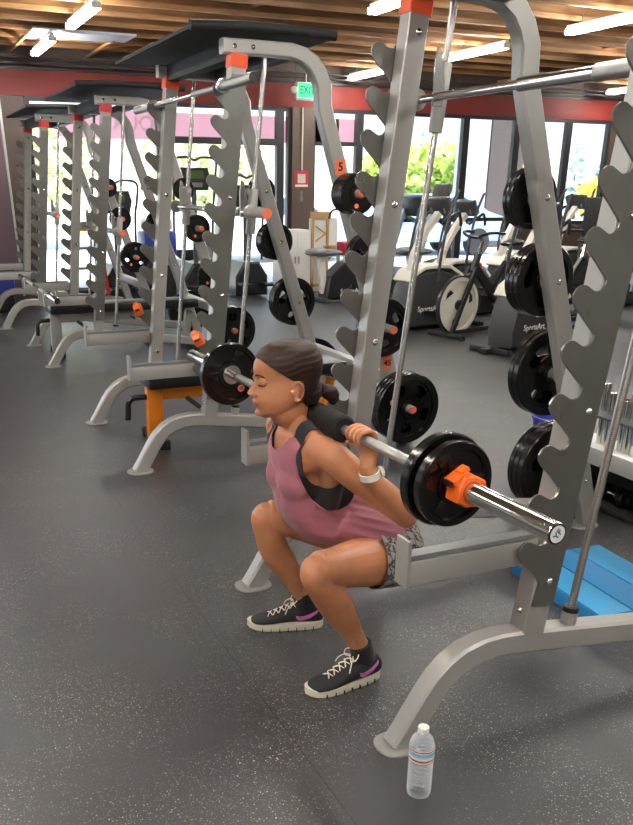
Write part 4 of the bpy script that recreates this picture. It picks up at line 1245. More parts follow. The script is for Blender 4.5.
# dumbbell bench rack in dark red chrome at the right edge
pr_ = thing('leg_machine', 'dark maroon machine with black pads at the right edge, low behind the hook plate', 'weight machine', (5.4, 4.6, 0), .3)
mb = MB(); mb.sweep([(-.6, 0, .06), (.6, 0, .06)], .08, .08, side=(0, 1, 0)); mb.sweep([(-.5, -.35, .05), (-.5, .35, .05)], .07, .07, side=(1, 0, 0)); mb.sweep([(.5, -.35, .05), (.5, .35, .05)], .07, .07, side=(1, 0, 0))
mb.sweep([(-.1, 0, .08), (-.2, 0, .8)], .07, .07, side=(0, 1, 0)); mb.sweep([(.4, 0, .08), (.45, 0, .5)], .07, .07, side=(0, 1, 0)); mb.build('frame', simple('maroon_paint', srgb(80, 34, 38), .4), pr_)
mb = MB(); mb.box((.35, 0, .53), (.5, .32, .08), bev=.03); mb.build('seat_pad', M['vinyl'], pr_)
mb = MB(); mb.box((-.22, 0, .80), (.1, .34, .34), bev=.03); mb.build('chest_pad', M['vinyl'], pr_)
mb = MB(); tube(mb, [(-.3, -.3, .62), (-.35, -.1, .66), (-.35, .1, .66), (-.3, .3, .62)], .03); mb.build('handlebar', M['chrome'], pr_)

# cabinet and boxes by the door
cb = thing('storage_cabinet', 'white cabinet standing against the brown post below the fire alarm', 'cabinet', (5.50, 12.2, 0))
mb = MB(); mb.box((0, 0, .46), (.44, .4, .92), bev=.01); mb.build('cabinet_body', M['white'], cb)
for s in (-1, 1):
    mb = MB(); mb.box((s * .107, -.205, .46), (.205, .012, .86), bev=.003); d_ = mb.build('cabinet_door', M['white'], cb)
    mb = MB(); mb.box((s * .03, -.218, .5), (.012, .014, .1)); mb.build('door_handle', M['midgrey'], d_)
eb = thing('display_stand', 'white display board stand with light wooden frame and arrow mark beside the white cabinet', 'display stand', (5.98, 12.1, 0))
mb = MB(); mb.box((0, 0, .80), (.46, .03, .56)); mb.build('board', M['white'], eb)
mb = MB()
for x in (-.19, .06): mb.box((x, -.03, .58), (.035, .03, 1.16))
mb.box((-.06, -.03, 1.12), (.33, .04, .10)); mb.box((-.06, -.03, .12), (.30, .03, .05)); mb.box((.1, -.03, .62), (.2, .03, .14)); mb.build('wooden_frame', M['wood'], eb)
mb = MB(); mb.prism([(-.15, .74), (.04, .86), (-.15, .98), (-.15, .955), (-.005, .86), (-.15, .765)], XZ, -.05, -.046); mb.build('arrow_mark', M['wood'], eb)
mb = MB(); mb.box((0, .18, .3), (.36, .2, .6)); tag(mb.build('cardboard_box', M['white']), 'white box behind the wooden framed board', 'box').location = (6.02, 12.27, 0)
rc = thing('step_stool', 'small dark red and white plastic stool beside the display board', 'stool', (6.44, 12.1, 0))
mb = MB(); mb.box((0, 0, .64), (.36, .3, .2), bev=.03); mb.build('stool_top', simple('crimson', srgb(180, 30, 60), .4), rc)
for sx_ in (-1, 1):
    for sy_ in (-1, 1):
        mb = MB(); mb.box((sx_ * .14, sy_ * .11, .28), (.04, .04, .56)); mb.build('leg', M['white'], rc)

# machines on the left seen through the racks
def console_machine(loc, rz, label, h=1.72, w=.34, bars=True):
    r = thing('cross_trainer', label, 'cross trainer', loc, rz, 'cross trainers along the left windows')
    mb = MB(); mb.prism([(-.2, h - .26), (.2, h - .26), (.24, h - .1), (.2, h + .03), (-.2, h + .03), (-.24, h - .1)], XZ, -.05, .05, .02); c = mb.build('console', bodymat2, r)
    mb = MB(); mb.box((0, -.055, h - .06), (.26, .01, .10)); mb.build('screen', simple('green_lit_screen', srgb(70, 90, 40), .3), c)
    mb = MB(); mb.box((0, -.053, h - .19), (.22, .008, .06)); mb.build('keypad', M['midgrey'], c)
    mb = MB(); mb.cyl((0, .0, .3), (0, 0, h - .2), .035, n=12); mb.build('column', M['darkgrey'], r)
    for s in (-1, 1):
        mb = MB(); tube(mb, [(s * .29, .1, .5), (s * .29, .05, 1.1), (s * .30, -.05, h - .1), (s * .30, -.08, h + .12), (s * .12, -.08, h + .16), (0, -.05, h + .12)], .034); mb.build('swing_arm', M['darkgrey'], r)
    mb = MB(); mb.prism([(-.25, .03), (-.25, .3), (-.12, .5), (.12, .5), (.25, .3), (.25, .03)], XZ, -.25, .3, .03); mb.build('flywheel_housing', bodymat2, r)
    for s in (-1, 1):
        mb = MB(); mb.box((s * .16, -.38, .2), (.14, .26, .04), bev=.01); mb.build('pedal', M['black'], r)
    return r
console_machine((3.98, 12.15, 0), 0, 'cross trainer with lit console and looped arms between the two rack posts')
console_machine((2.86, 12.2, 0), 0, 'cross trainer with dark console left of the rack post', 1.42)
console_machine((4.75, 12.15, 0), 0, 'cross trainer half hidden behind the near post of the second rack', 1.5)
ck = thing('recumbent_bike', 'blue and white recumbent machine low behind the third rack', 'exercise bike', (3.43, 12.2, 0))
mb = MB(); mb.box((0, 0, .78), (.46, .4, .30), bev=.03); mb.build('blue_cover', simple('royal_blue', srgb(40, 60, 160), .4), ck)
mb = MB(); mb.box((0, -.0, 1.02), (.4, .3, .16), bev=.04); mb.build('white_cover', M['white'], ck)
mb = MB(); mb.box((0, 0, .31), (.4, .45, .62), bev=.03); mb.build('base', bodymat2, ck)
mb = MB(); mb.ringlathe([(.05, -.02), (.12, -.02), (.12, .02), (.05, .02)], (0, -.2, 1.02), (0, 1, 0), 24); mb.build('dial', M['lightgrey'], ck)
ld = thing('step_ladder', 'red step ladder with yellow top against the window behind the third rack', 'ladder', (2.37, 11.83, 0))
for s in (-1, 1):
    mb = MB(); mb.sweep([(s * .22, -.2, 0), (s * .15, 0, 1.0)], .05, .03, side=(1, 0, 0)); mb.build('side_rail', M['red'], ld)
    mb = MB(); mb.sweep([(s * .2, .25, 0), (s * .13, .02, 1.0)], .04, .025, side=(1, 0, 0)); mb.build('rear_rail', M['red'], ld)
for k in range(3):
    z = .25 + .25 * k; mb = MB(); mb.box((0, -.2 + .2 * z, z), (.40 - .12 * z, .1, .03)); mb.build('step', M['midgrey'], ld)
mb = MB(); mb.box((0, .0, 1.02), (.36, .16, .12), bev=.02); mb.build('ladder_top', M['yellow'], ld, label='yellow plastic top')
# tall tilted grey screen panel at the far left edge
gp = thing('cable_machine', 'tall grey machine panel leaning at the far left edge beyond the racks', 'weight machine', (1.30, 12.45, 0))
mb = MB(); mb.prism([(-.35, .1), (.26, .1), (.20, 2.55), (-.35, 2.55)], XZ, -.05, .05, .01); mb.build('side_panel', simple('mauve_grey_panel', srgb(112, 92, 100), .4), gp)
mb = MB(); mb.sweep([(.275, 0, .1), (.215, 0, 2.56)], .1, .03, side=(0, 1, 0)); mb.build('edge_trim', M['lightgrey'], gp)
mb = MB(); mb.box((-.05, 0, .05), (.6, .4, .1), bev=.01); mb.build('base', M['darkgrey'], gp)
for q, (x, y, lab) in enumerate(((1.0, 11.3, 'blue and black padded machine seat low at the left edge'), )):
    r = thing('padded_machine', lab, 'weight machine', (x + .15, y + .5, 0))
    mb = MB(); mb.box((0, 0, .5), (.5, .4, .12), bev=.04); mb.build('seat_pad', M['vinyl'], r)
    mb = MB(); mb.box((0, 0, .32), (.45, .35, .22), bev=.02); mb.build('side_cover', M['blue'], r)
    mb = MB(); mb.box((0, 0, .1), (.4, .4, .2), bev=.02); mb.build('base', M['blackmat'], r)
# ------------------------------------------------------------------ the squatting woman
HY = 2.365
def cr_interp(vals, t):
    """Catmull-Rom over a list of vectors at parameter t in [0, n-1]"""
    n = len(vals); i = min(int(t), n - 2); f = t - i
    a = vals[max(0, i - 1)]; b = vals[i]; c = vals[i + 1]; d = vals[min(n - 1, i + 2)]
    return .5 * ((2 * b) + (c - a) * f + (2 * a - 5 * b + 4 * c - d) * f * f + (-a + 3 * b - 3 * c + d) * f ** 3)
def limb(mb, rows, side=(0, 1, 0), sub=5, n=20, power=1.0, grow=0.0, t0=0.0, t1=None):
    """rows: (x,y,z, half width along side, half depth)"""
    R = [np.array(r, float) for r in rows]
    m = (len(R) - 1)
    t1 = m if t1 is None else t1
    N = max(2, int((t1 - t0) * sub))
    S_ = [cr_interp(R, min(m - 1e-6, t0 + (t1 - t0) * k / N)) for k in range(N + 1)]
    P = [V(s[:3]) for s in S_]
    rs = []
    for k, s in enumerate(S_):
        t = (P[min(N, k + 1)] - P[max(0, k - 1)]).normalized()
        u = V(side); u = (u - t * u.dot(t)).normalized(); w_ = t.cross(u)
        ring = []
        for q in range(n):
            a = 2 * PI * q / n; ca, sa = math.cos(a), math.sin(a)
            ca = math.copysign(abs(ca) ** power, ca); sa = math.copysign(abs(sa) ** power, sa)
            ring.append(P[k] + u * ca * (s[3] + grow) + w_ * sa * (s[4] + grow))
        rs.append(ring)
    return mb.rings(rs)
def fuse(mb, voxel, smooth_it=6, fac=.5):
    me = bpy.data.meshes.new('tmp'); bmesh.ops.recalc_face_normals(mb.bm, faces=mb.bm.faces); mb.bm.to_mesh(me); mb.bm.free()
    o = bpy.data.objects.new('tmp', me); C.objects.link(o)
    r = o.modifiers.new('r', 'REMESH'); r.mode = 'VOXEL'; r.voxel_size = voxel; r.adaptivity = 0
    s = o.modifiers.new('s', 'SMOOTH'); s.iterations = smooth_it; s.factor = fac
    bpy.context.view_layer.update(); dg = bpy.context.evaluated_depsgraph_get()
    out = bpy.data.meshes.new_from_object(o.evaluated_get(dg))
    bpy.data.objects.remove(o)
    out.polygons.foreach_set('use_smooth', [True] * len(out.polygons))
    return out
def coords(me):
    a = np.empty(len(me.vertices) * 3); me.vertices.foreach_get('co', a); return a.reshape(-1, 3)
def setco(me, a): me.vertices.foreach_set('co', a.reshape(-1)); me.update()
def normals(me):
    a = np.empty(len(me.vertices) * 3); me.vertex_normals.foreach_get('vector', a); return a.reshape(-1, 3)
def carve(me, f):
    """keep the part of the mesh where f(co array) > 0, with a clean edge"""
    bm = bmesh.new(); bm.from_mesh(me); bm.verts.ensure_lookup_table()
    co = np.array([v.co[:] for v in bm.verts]); fv = f(co)
    newp = {}
    for v in bm.verts:
        i = v.index
        if fv[i] <= 0:
            best = None
            for e in v.link_edges:
                o = e.other_vert(v)
                if fv[o.index] > 0:
                    t = fv[o.index] / (fv[o.index] - fv[i]); p = o.co.lerp(v.co, t)
                    if best is None or t > best[0]: best = (t, p)
            if best: newp[i] = best[1].copy()
    dead = [fc for fc in bm.faces if not any(fv[v.index] > 0 for v in fc.verts)]
    for i, p in newp.items(): bm.verts[i].co = p
    bmesh.ops.delete(bm, geom=dead, context='FACES')
    bmesh.ops.delete(bm, geom=[v for v in bm.verts if not v.link_faces], context='VERTS')
    bnd = [v for v in bm.verts if v.is_boundary]
    for it in range(14):
        new = []
        for v in bnd:
            nb = [e.other_vert(v) for e in v.link_edges if e.is_boundary]
            new.append(v.co.lerp((nb[0].co + nb[1].co) / 2, .5) if len(nb) == 2 else v.co.copy())
        for v, p in zip(bnd, new): v.co = p
    bm.to_mesh(me); bm.free()
    me.polygons.foreach_set('use_smooth', [True] * len(me.polygons))
    return me
def obj(name, me, mat, parent, label=None, thick=0.0, off=-1):
    me.materials.clear(); me.materials.append(mat); me.name = name
    o = place(name, me, parent, None, label)
    if thick:
        s = o.modifiers.new('thickness', 'SOLIDIFY'); s.thickness = thick; s.offset = off
    return o

# --- materials
def mat_skin():
    m, nt, b = nmat('skin'); N = nt.nodes.new; Lk = nt.links.new
    tc = N('ShaderNodeTexCoord'); n = N('ShaderNodeTexNoise'); n.inputs['Scale'].default_value = 9; n.inputs['Detail'].default_value = 5; Lk(tc.outputs['Object'], n.inputs['Vector'])
    cr = N('ShaderNodeValToRGB'); cr.color_ramp.elements[0].color = srgb(182, 118, 82); cr.color_ramp.elements[1].color = srgb(202, 140, 102)
    cr.color_ramp.elements[0].position = .35; cr.color_ramp.elements[1].position = .65
    Lk(n.outputs['Fac'], cr.inputs['Fac']); Lk(cr.outputs['Color'], b.inputs['Base Color'])
    b.inputs['Roughness'].default_value = .42; b.inputs['Subsurface Weight'].default_value = .18; b.inputs['Subsurface Radius'].default_value = (.6, .25, .12); b.inputs['Subsurface Scale'].default_value = .012
    n2 = N('ShaderNodeTexNoise'); n2.inputs['Scale'].default_value = 420; Lk(tc.outputs['Object'], n2.inputs['Vector'])
    bp = N('ShaderNodeBump'); bp.inputs['Strength'].default_value = .12; bp.inputs['Distance'].default_value = .001; Lk(n2.outputs['Fac'], bp.inputs['Height']); Lk(bp.outputs['Normal'], b.inputs['Normal'])
    return m
def mat_cloth(name, c, rough=.8, scale=900, fold=0.0):
    m, nt, b = nmat(name); N = nt.nodes.new; Lk = nt.links.new
    tc = N('ShaderNodeTexCoord'); n = N('ShaderNodeTexNoise'); n.inputs['Scale'].default_value = scale; Lk(tc.outputs['Object'], n.inputs['Vector'])
    b.inputs['Base Color'].default_value = c; b.inputs['Roughness'].default_value = rough; b.inputs['Sheen Weight'].default_value = .15
    bp = N('ShaderNodeBump'); bp.inputs['Strength'].default_value = .2; bp.inputs['Distance'].default_value = .001; Lk(n.outputs['Fac'], bp.inputs['Height'])
    Lk(bp.outputs['Normal'], b.inputs['Normal'])
    return m
skin = mat_skin()
tankm = mat_cloth('mauve_cloth', srgb(170, 104, 116), .75)
blackc = mat_cloth('black_cloth', srgb(20, 20, 22), .75)
foamm = simple('black_foam', srgb(20, 20, 21), .8, 0, .15, 40, .3, 120)
def mat_shorts():
    m, nt, b = nmat('patterned_shorts'); N = nt.nodes.new; Lk = nt.links.new
    tc = N('ShaderNodeTexCoord'); n = N('ShaderNodeTexNoise'); n.inputs['Scale'].default_value = 30; n.inputs['Detail'].default_value = 2; Lk(tc.outputs['Object'], n.inputs['Vector'])
    ad = N('ShaderNodeVectorMath'); ad.operation = 'MULTIPLY_ADD'; ad.inputs[1].default_value = (.05, .05, .05); Lk(n.outputs['Color'], ad.inputs[0]); Lk(tc.outputs['Object'], ad.inputs[2])
    v = N('ShaderNodeTexVoronoi'); v.feature = 'DISTANCE_TO_EDGE'; v.inputs['Scale'].default_value = 34; Lk(ad.outputs[0], v.inputs['Vector'])
    cr = N('ShaderNodeValToRGB'); cr.color_ramp.elements[0].color = srgb(52, 48, 48); cr.color_ramp.elements[1].color = srgb(150, 142, 138); cr.color_ramp.elements[0].position = .04; cr.color_ramp.elements[1].position = .12
    Lk(v.outputs['Distance'], cr.inputs['Fac']); Lk(cr.outputs['Color'], b.inputs['Base Color']); b.inputs['Roughness'].default_value = .8
    return m
def mat_hair():
    m, nt, b = nmat('brown_hair'); N = nt.nodes.new; Lk = nt.links.new
    tc = N('ShaderNodeTexCoord'); mp = N('ShaderNodeMapping'); mp.inputs['Scale'].default_value = (18, 160, 160); mp.inputs['Rotation'].default_value = (0, .5, 0)
    Lk(tc.outputs['Object'], mp.inputs['Vector']); n = N('ShaderNodeTexNoise'); n.inputs['Scale'].default_value = 1.6; n.inputs['Detail'].default_value = 4; Lk(mp.outputs[0], n.inputs['Vector'])
    cr = N('ShaderNodeValToRGB'); cr.color_ramp.elements[0].color = srgb(22, 13, 9); cr.color_ramp.elements[1].color = srgb(66, 42, 28); cr.color_ramp.elements[0].position = .3; cr.color_ramp.elements[1].position = .75
    Lk(n.outputs['Fac'], cr.inputs['Fac']); Lk(cr.outputs['Color'], b.inputs['Base Color']); b.inputs['Roughness'].default_value = .5; b.inputs['Specular IOR Level'].default_value = .3
    bp = N('ShaderNodeBump'); bp.inputs['Strength'].default_value = .45; bp.inputs['Distance'].default_value = .002; Lk(n.outputs['Fac'], bp.inputs['Height']); Lk(bp.outputs['Normal'], b.inputs['Normal'])
    return m
hairm = mat_hair()

woman = thing('person', 'woman in mauve tank top, patterned shorts and black shoes squatting with a barbell', 'person', (0, 0, 0))

# --- skeleton tables (world metres)
LLEG = [  # left (near) thigh: hip -> knee
    (1.445, 2.270, .372, .094, .097), (1.37, 2.245, .388, .092, .096), (1.28, 2.203, .406, .083, .087), (1.18, 2.158, .428, .071, .074), (1.10, 2.122, .447, .058, .062), (1.045, 2.104, .460, .051, .057)]
LSHIN = [(1.072, 2.103, .468, .040, .036), (1.042, 2.101, .452, .049, .051), (1.057, 2.105, .405, .046, .048), (1.105, 2.116, .340, .051, .055), (1.143, 2.126, .280, .048, .051), (1.183, 2.135, .212, .037, .039), (1.218, 2.141, .150, .029, .033), (1.238, 2.143, .105, .029, .034), (1.240, 2.143, .07, .030, .036)]
RLEG = [(1.445, 2.460, .375, .092, .095), (1.38, 2.480, .390, .088, .092), (1.29, 2.508, .409, .078, .082), (1.20, 2.535, .434, .067, .070), (1.12, 2.555, .454, .056, .060), (1.073, 2.565, .468, .050, .056)]
RSHIN = [(1.098, 2.565, .474, .040, .036), (1.069, 2.566, .460, .050, .052), (1.076, 2.566, .410, .048, .050), (1.10, 2.566, .335, .050, .054), (1.135, 2.562, .275, .047, .050), (1.172, 2.558, .205, .037, .039), (1.205, 2.555, .145, .029, .033), (1.222, 2.553, .105, .029, .034), (1.222, 2.553, .07, .030, .036)]
TORSO = [(1.470, .345, .120, .080), (1.440, .365, .152, .108), (1.405, .420, .158, .115), (1.35, .487, .138, .100), (1.285, .545, .122, .092), (1.218, .603, .124, .098), (1.168, .665, .122, .100), (1.130, .722, .128, .100), (1.108, .775, .126, .088), (1.094, .812, .100, .070), (1.084, .840, .060, .056)]
TORSO = [(x, HY, z, a, b) for x, z, a, b in TORSO]
NECK = [(1.105, HY, .80, .072, .058), (1.096, HY, .835, .052, .050), (1.086, HY, .87, .045, .046), (1.076, HY + .002, .91, .044, .047), (1.070, HY + .004, .95, .048, .053)]
def arm_rows(s):
    """s=-1 left (near), +1 right"""
    y = lambda d: HY + s * d
    up = [(1.085, y(.125), .800, .040, .040), (1.108, y(.168), .797, .050, .050), (1.135, y(.200), .775, .052, .050), (1.185, y(.235), .728, .046, .045), (1.24, y(.268), .678, .041, .041), (1.30, y(.300), .625, .036, .036), (1.322, y(.310), .603, .034, .034)]
    lo = [(1.325, y(.311), .598, .030, .030), (1.312, y(.311), .622, .036, .036), (1.278, y(.311), .66, .040, .037), (1.235, y(.310), .705, .036, .033), (1.20, y(.309), .742, .028, .025), (1.182, y(.307), .765, .027, .021), (1.178, y(.302), .785, .029, .020)]
    return up, lo
def hand(mb, s):
    y = lambda d: HY + s * d
    # palm stands behind the bar, fingers wrap over its top
    limb(mb, [(1.180, y(.304), .772, .028, .020), (1.186, y(.298), .800, .036, .017), (1.194, y(.292), .832, .042, .0155), (1.194, y(.290), .852, .043, .013), (1.193, y(.290), .862, .040, .009)], n=18, power=.85)
    for k, (dy, ln, r) in enumerate(((.324, .86, .0070), (.302, 1.0, .0078), (.279, 1.04, .0080), (.256, .96, .0077))):
        t = ln
        limb(mb, [(1.192, y(dy), .850, r * 1.15, r * 1.1), (1.191, y(dy), .874, r * 1.22, r * 1.2), (1.181, y(dy), .892, r * 1.1, r * 1.1), (1.161, y(dy), .8955, r * 1.1, r * 1.05), (1.142, y(dy - .001), .889, r * 1.0, r * .95), (1.1355, y(dy - .001), .874, r * .95, r * .9), (1.139, y(dy - .001), .862 - .003 * t, r * .75, r * .7)], sub=5, n=12)
    # thumb leaves the side of the palm low down and closes under the bar
    limb(mb, [(1.186, y(.278), .805, .014, .014), (1.182, y(.258), .828, .0125, .0125), (1.168, y(.244), .844, .0105, .0105), (1.152, y(.243), .846, .0095, .0095), (1.140, y(.246), .849, .0080, .0078)], side=(1, 0, .3), sub=5, n=12)

# --- head built in its own frame
HO = V((1.058, HY, .966)); HS = 1.155 / 100
ya = math.radians(8); HF = V((-math.cos(ya), math.sin(ya), -.03)).normalized(); HU = V((0, 0, 1)); HU = (HU - HF * HU.dot(HF)).normalized(); HL = HU.cross(HF)
def hp(f, l, u): return HO + (HF * f + HL * l + HU * u) * HS
def head_section(u, f, b, w, grow=0.0, n=40, fy=.62):
    b = b * .93
    """closed horizontal ring: front at f, back at b, half width w"""
    c = (f * .42 + b * .58); ring = []
    for q in range(n):
        a = 2 * PI * q / n; ca, sa = math.cos(a), math.sin(a)
        if ca >= 0:
            ex = .92
            x = c + (f - c + grow) * (abs(ca) ** ex)
            y_ = math.copysign(abs(sa) ** .98, sa) * (w + grow) * (1 - .10 * ca * ca)
        else:
            x = c - (c - b + grow) * (abs(ca) ** .95); y_ = math.copysign(abs(sa) ** .92, sa) * (w + grow)
        ring.append(hp(x, y_, u))
    return ring
HEAD = [(-7.6, 7.0, 3.0, 1.8), (-7.0, 8.6, .8, 3.0), (-6.0, 9.0, -.8, 4.1), (-5.1, 8.6, -2.0, 4.8), (-4.4, 8.9, -3.0, 5.2), (-3.5, 8.85, -4.2, 5.6), (-2.7, 9.25, -5.2, 5.9), (-1.8, 9.1, -6.2, 6.2), (-.5, 8.9, -7.4, 6.5), (1.2, 8.75, -8.6, 6.75), (2.8, 8.55, -9.2, 6.9),
        (4.2, 9.05, -9.6, 7.1), (5.6, 9.15, -9.8, 7.2), (7.2, 8.8, -9.7, 7.15), (8.6, 7.9, -9.2, 6.7), (9.8, 6.4, -8.2, 5.9), (10.8, 4.2, -6.6, 4.5), (11.4, 1.6, -4.2, 2.6)]
def head_part(mb):
    mb.rings([head_section(u, f, b, w) for u, f, b, w in HEAD])
    # neck top and jaw softening
    # nose: bridge to tip to base
    rs = []
    for (u, f, hw, dep) in ((3.6, 8.6, .55, 1.0), (2.6, 8.95, .6, 1.2), (1.4, 9.7, .72, 1.6), (.3, 10.45, .9, 2.0), (-.65, 11.15, 1.12, 2.6), (-1.2, 10.85, 1.3, 2.6), (-1.55, 10.0, 1.2, 2.0)):
        rs.append([hp(f - dep * (1 - math.cos(a)) * .5, hw * math.sin(a) * (1.0), u) for a in [2 * PI * q / 14 for q in range(14)]])
    mb.rings(rs)
    for s in (-1, 1): mb.ell(hp(9.55, s * 1.15, -.95), (.0095, .0075, .0075))
    # lips
    mb.rings([[hp(9.15 + df * math.cos(t), l, u + .42 * math.sin(t)) for t in [2 * PI * q / 10 for q in range(10)]] for l, u, df in ((-2.1, -3.25, .05), (-1.4, -3.1, .35), (-.5, -2.9, .62), (0, -2.95, .6), (.5, -2.9, .62), (1.4, -3.1, .35), (2.1, -3.25, .05))])
    mb.rings([[hp(8.95 + df * math.cos(t), l, u + .45 * math.sin(t)) for t in [2 * PI * q / 10 for q in range(10)]] for l, u, df in ((-1.9, -3.5, .05), (-1.2, -3.75, .4), (0, -3.95, .65), (1.2, -3.75, .4), (1.9, -3.5, .05))])
    mb.ell(hp(8.35, 0, -6.4), (.011, .014, .009))       # chin
    for s in (-1, 1):
        # ears: rim and lobe
        c = lambda f, u: hp(-.6 + f, s * (7.15 + .35 * max(0, .4 - f)), u)
        pts = [c(.6, -1.9), c(.0, -2.5), c(-.8, -1.8), c(-1.4, -.5), c(-1.7, .8), c(-1.3, 2.1), (c(-.3, 2.7)), c(.7, 2.2), c(.9, 1.3)]
        mb.sweep(arc(pts, 4), .0062, .0062, round_=True, n=10)
        mb.ell(hp(-.6, s * 6.85, .0), (.012, .005, .024)); mb.ell(hp(.0, s * 7.1, -2.0), (.0065, .0055, .0075)); mb.ell(hp(.6, s * 6.95, -.2), (.0055, .005, .006))

mb = MB()
limb(mb, TORSO, n=36, sub=6, power=.86)
for s in (-1, 1):
    y = lambda d: HY + s * d
    mb.ell((1.084, y(.050), .680), (.054, .052, .058))                           # bust
    mb.ell((1.450, y(.075), .382), (.078, .084, .090))                            # glute
    limb(mb, [(1.085, y(.02), .845, .035, .042), (1.095, y(.09), .823, .034, .036), (1.110, y(.155), .803, .042, .040)], side=(1, 0, 0))      # trapezius / collar
    limb(mb, [(1.15, y(.105), .60, .04, .03), (1.155, y(.118), .68, .045, .036), (1.135, y(.145), .75, .045, .038), (1.13, y(.17), .775, .038, .035)])   # lat
    limb(mb, [(1.072, y(.06), .735, .045, .03), (1.076, y(.12), .765, .045, .032), (1.095, y(.165), .785, .04, .035)], side=(0, 0, 1))           # pectoral
    up, lo = arm_rows(s)
    limb(mb, up, n=20); limb(mb, lo, n=20); mb.ell((1.322, y(.311), .604), (.033, .031, .033))
    hand(mb, s)
limb(mb, NECK, n=24)
for rows in (LLEG, RLEG, LSHIN, RSHIN): limb(mb, rows, n=24, sub=6)
for rows in (LLEG, RLEG):
    k = rows[-1]; mb.ell((k[0] - .006, k[1], k[2] - .004), (.046, .046, .05))
head_part(mb)
# back of jaw into the neck
limb(mb, [tuple(hp(2.0, 0, -3)) + (.052, .055), tuple(hp(.5, 0, -6.5)) + (.050, .052), (1.074, HY + .002, .885, .049, .050)], n=24)
body = fuse(mb, .0034, 5, .5)
# shape the eye sockets and mouth line by moving skin
co = coords(body)
def push(co, c, r, d):
    c = np.array(c); dist = np.linalg.norm((co - c), axis=1); w_ = np.clip(1 - dist / r, 0, 1) ** 2 * (3 - 2 * np.clip(1 - dist / r, 0, 1))
    co += w_[:, None] * np.array(d)[None, :]
nf = -np.array(HF)
for s in (-1, 1): push(co, hp(8.6, s * 3.0, 2.3), .021, nf * .0085); push(co, hp(8.8, s * 3.0, 4.3), .014, -nf * .002)
for rows, s in ((LLEG, -1), (RLEG, 1)): pass
# muscle lines: shin edge, knee hollow, shoulder blade softness
setco(body, co)
skin_o = obj('body', body, skin, woman)

# --- eyes, brows, lips as small parts
eyem = simple('dark_eye', srgb(70, 50, 42), .2); lashm = simple('dark_lashes', srgb(30, 20, 16), .6); lipm = simple('lip_skin', srgb(172, 92, 78), .4); browm = simple('brow_hair', srgb(52, 34, 24), .7)
for s in (-1, 1):
    mb = MB(); mb.ell(hp(7.30, s * 3.05, 2.35), (.0125, .0125, .0125)); e_ = mb.build('eye', eyem, woman)
    mb = MB(); mb.ell(hp(7.40, s * 3.05, 2.62), (.0150, .0148, .0140), n=20); mb.build('eyelid', skin, e_)
    mb = MB(); tube(mb, [hp(8.10, s * 1.9, 1.75), hp(8.60, s * 2.6, 1.7), hp(8.58, s * 3.4, 1.7), hp(7.9, s * 4.3, 1.9)], .0034, n=6); mb.build('eyelashes', lashm, e_)
    mb = MB(); mb.sweep(arc([hp(9.0, s * 1.5, 4.0), hp(9.05, s * 2.6, 4.45), hp(8.5, s * 3.8, 4.6), hp(7.5, s * 4.9, 4.1)], 4), .004, .0055, round_=True, n=8); mb.build('eyebrow', browm, woman)
mb = MB()
mb.rings([[hp(9.25 + df * math.cos(t), l, u + .30 * math.sin(t)) for t in [2 * PI * q / 10 for q in range(10)]] for l, u, df in ((-1.9, -3.3, .02), (-1.2, -3.15, .28), (-.4, -3.0, .52), (0, -3.05, .5), (.4, -3.0, .52), (1.2, -3.15, .28), (1.9, -3.3, .02))])
mb.rings([[hp(9.05 + df * math.cos(t), l, u + .33 * math.sin(t)) for t in [2 * PI * q / 10 for q in range(10)]] for l, u, df in ((-1.7, -3.5, .02), (-1.0, -3.72, .32), (0, -3.85, .55), (1.0, -3.72, .32), (1.7, -3.5, .02))])
lp = mb.build('lips', lipm, woman)

# --- hair
def hloc(co):
    d = co - np.array(HO)[None, :]
    return d @ np.array(HF) / HS, d @ np.array(HL) / HS, d @ np.array(HU) / HS
mb = MB(); mb.rings([head_section(u * 1.02 + (.7 if u > 9 else 0), f, b * 1.0, w, .5, n=40) for u, f, b, w in HEAD if u > -5.5])
mb.ell(hp(-5.6, 0, -1.5), (.045, .052, .05))
limb(mb, [tuple(hp(-7.2, 0, -.8)) + (.030, .030), tuple(hp(-8.8, 0, -1.3)) + (.020, .020), tuple(hp(-9.6, 0, -1.6)) + (.017, .017), tuple(hp(-10.8, 0, -2.0)) + (.025, .023), tuple(hp(-12.2, -.2, -2.8)) + (.028, .026), tuple(hp(-12.9, -.3, -4.4)) + (.022, .021), tuple(hp(-12.6, -.3, -6.0)) + (.010, .009)], n=18)
hair = fuse(mb, .0034, 4, .5)
def hair_f(co):
    f, l, u = hloc(co)
    line = np.where(f > .3, 3.1 + .62 * (f - .3) + .010 * (f ** 2), np.where(f > -2.4, 3.1, -6.6 + .0 * f))
    line = np.where((f > -3.2) & (f <= -2.4), 3.1 - (-2.4 - f) / .8 * 9.2, line)
    top = np.where(np.abs(l) < 2.0, -.25 * (2 - np.abs(l)), 0)
    return u - line - top
hair = carve(hair, hair_f)
co = coords(hair); f_, l_, u_ = hloc(co); nn = normals(hair)
gr = np.sin((u_ * 1.3 + f_ * .25) * 3.2 + np.sin(f_ * .7) * 1.0) * .0006
setco(hair, co + nn * gr[:, None])
hair_o = obj('hair', hair, hairm, woman, 'dark brown hair pulled back into a short low ponytail')
mb = MB(); mb.ringlathe([(.017, -.006), (.022, -.004), (.022, .004), (.017, .006)], hp(-9.6, 0, -1.6), hp(-10.8, 0, -2.0) - hp(-8.8, 0, -1.3), 20); mb.build('hair_tie', blackc, hair_o)

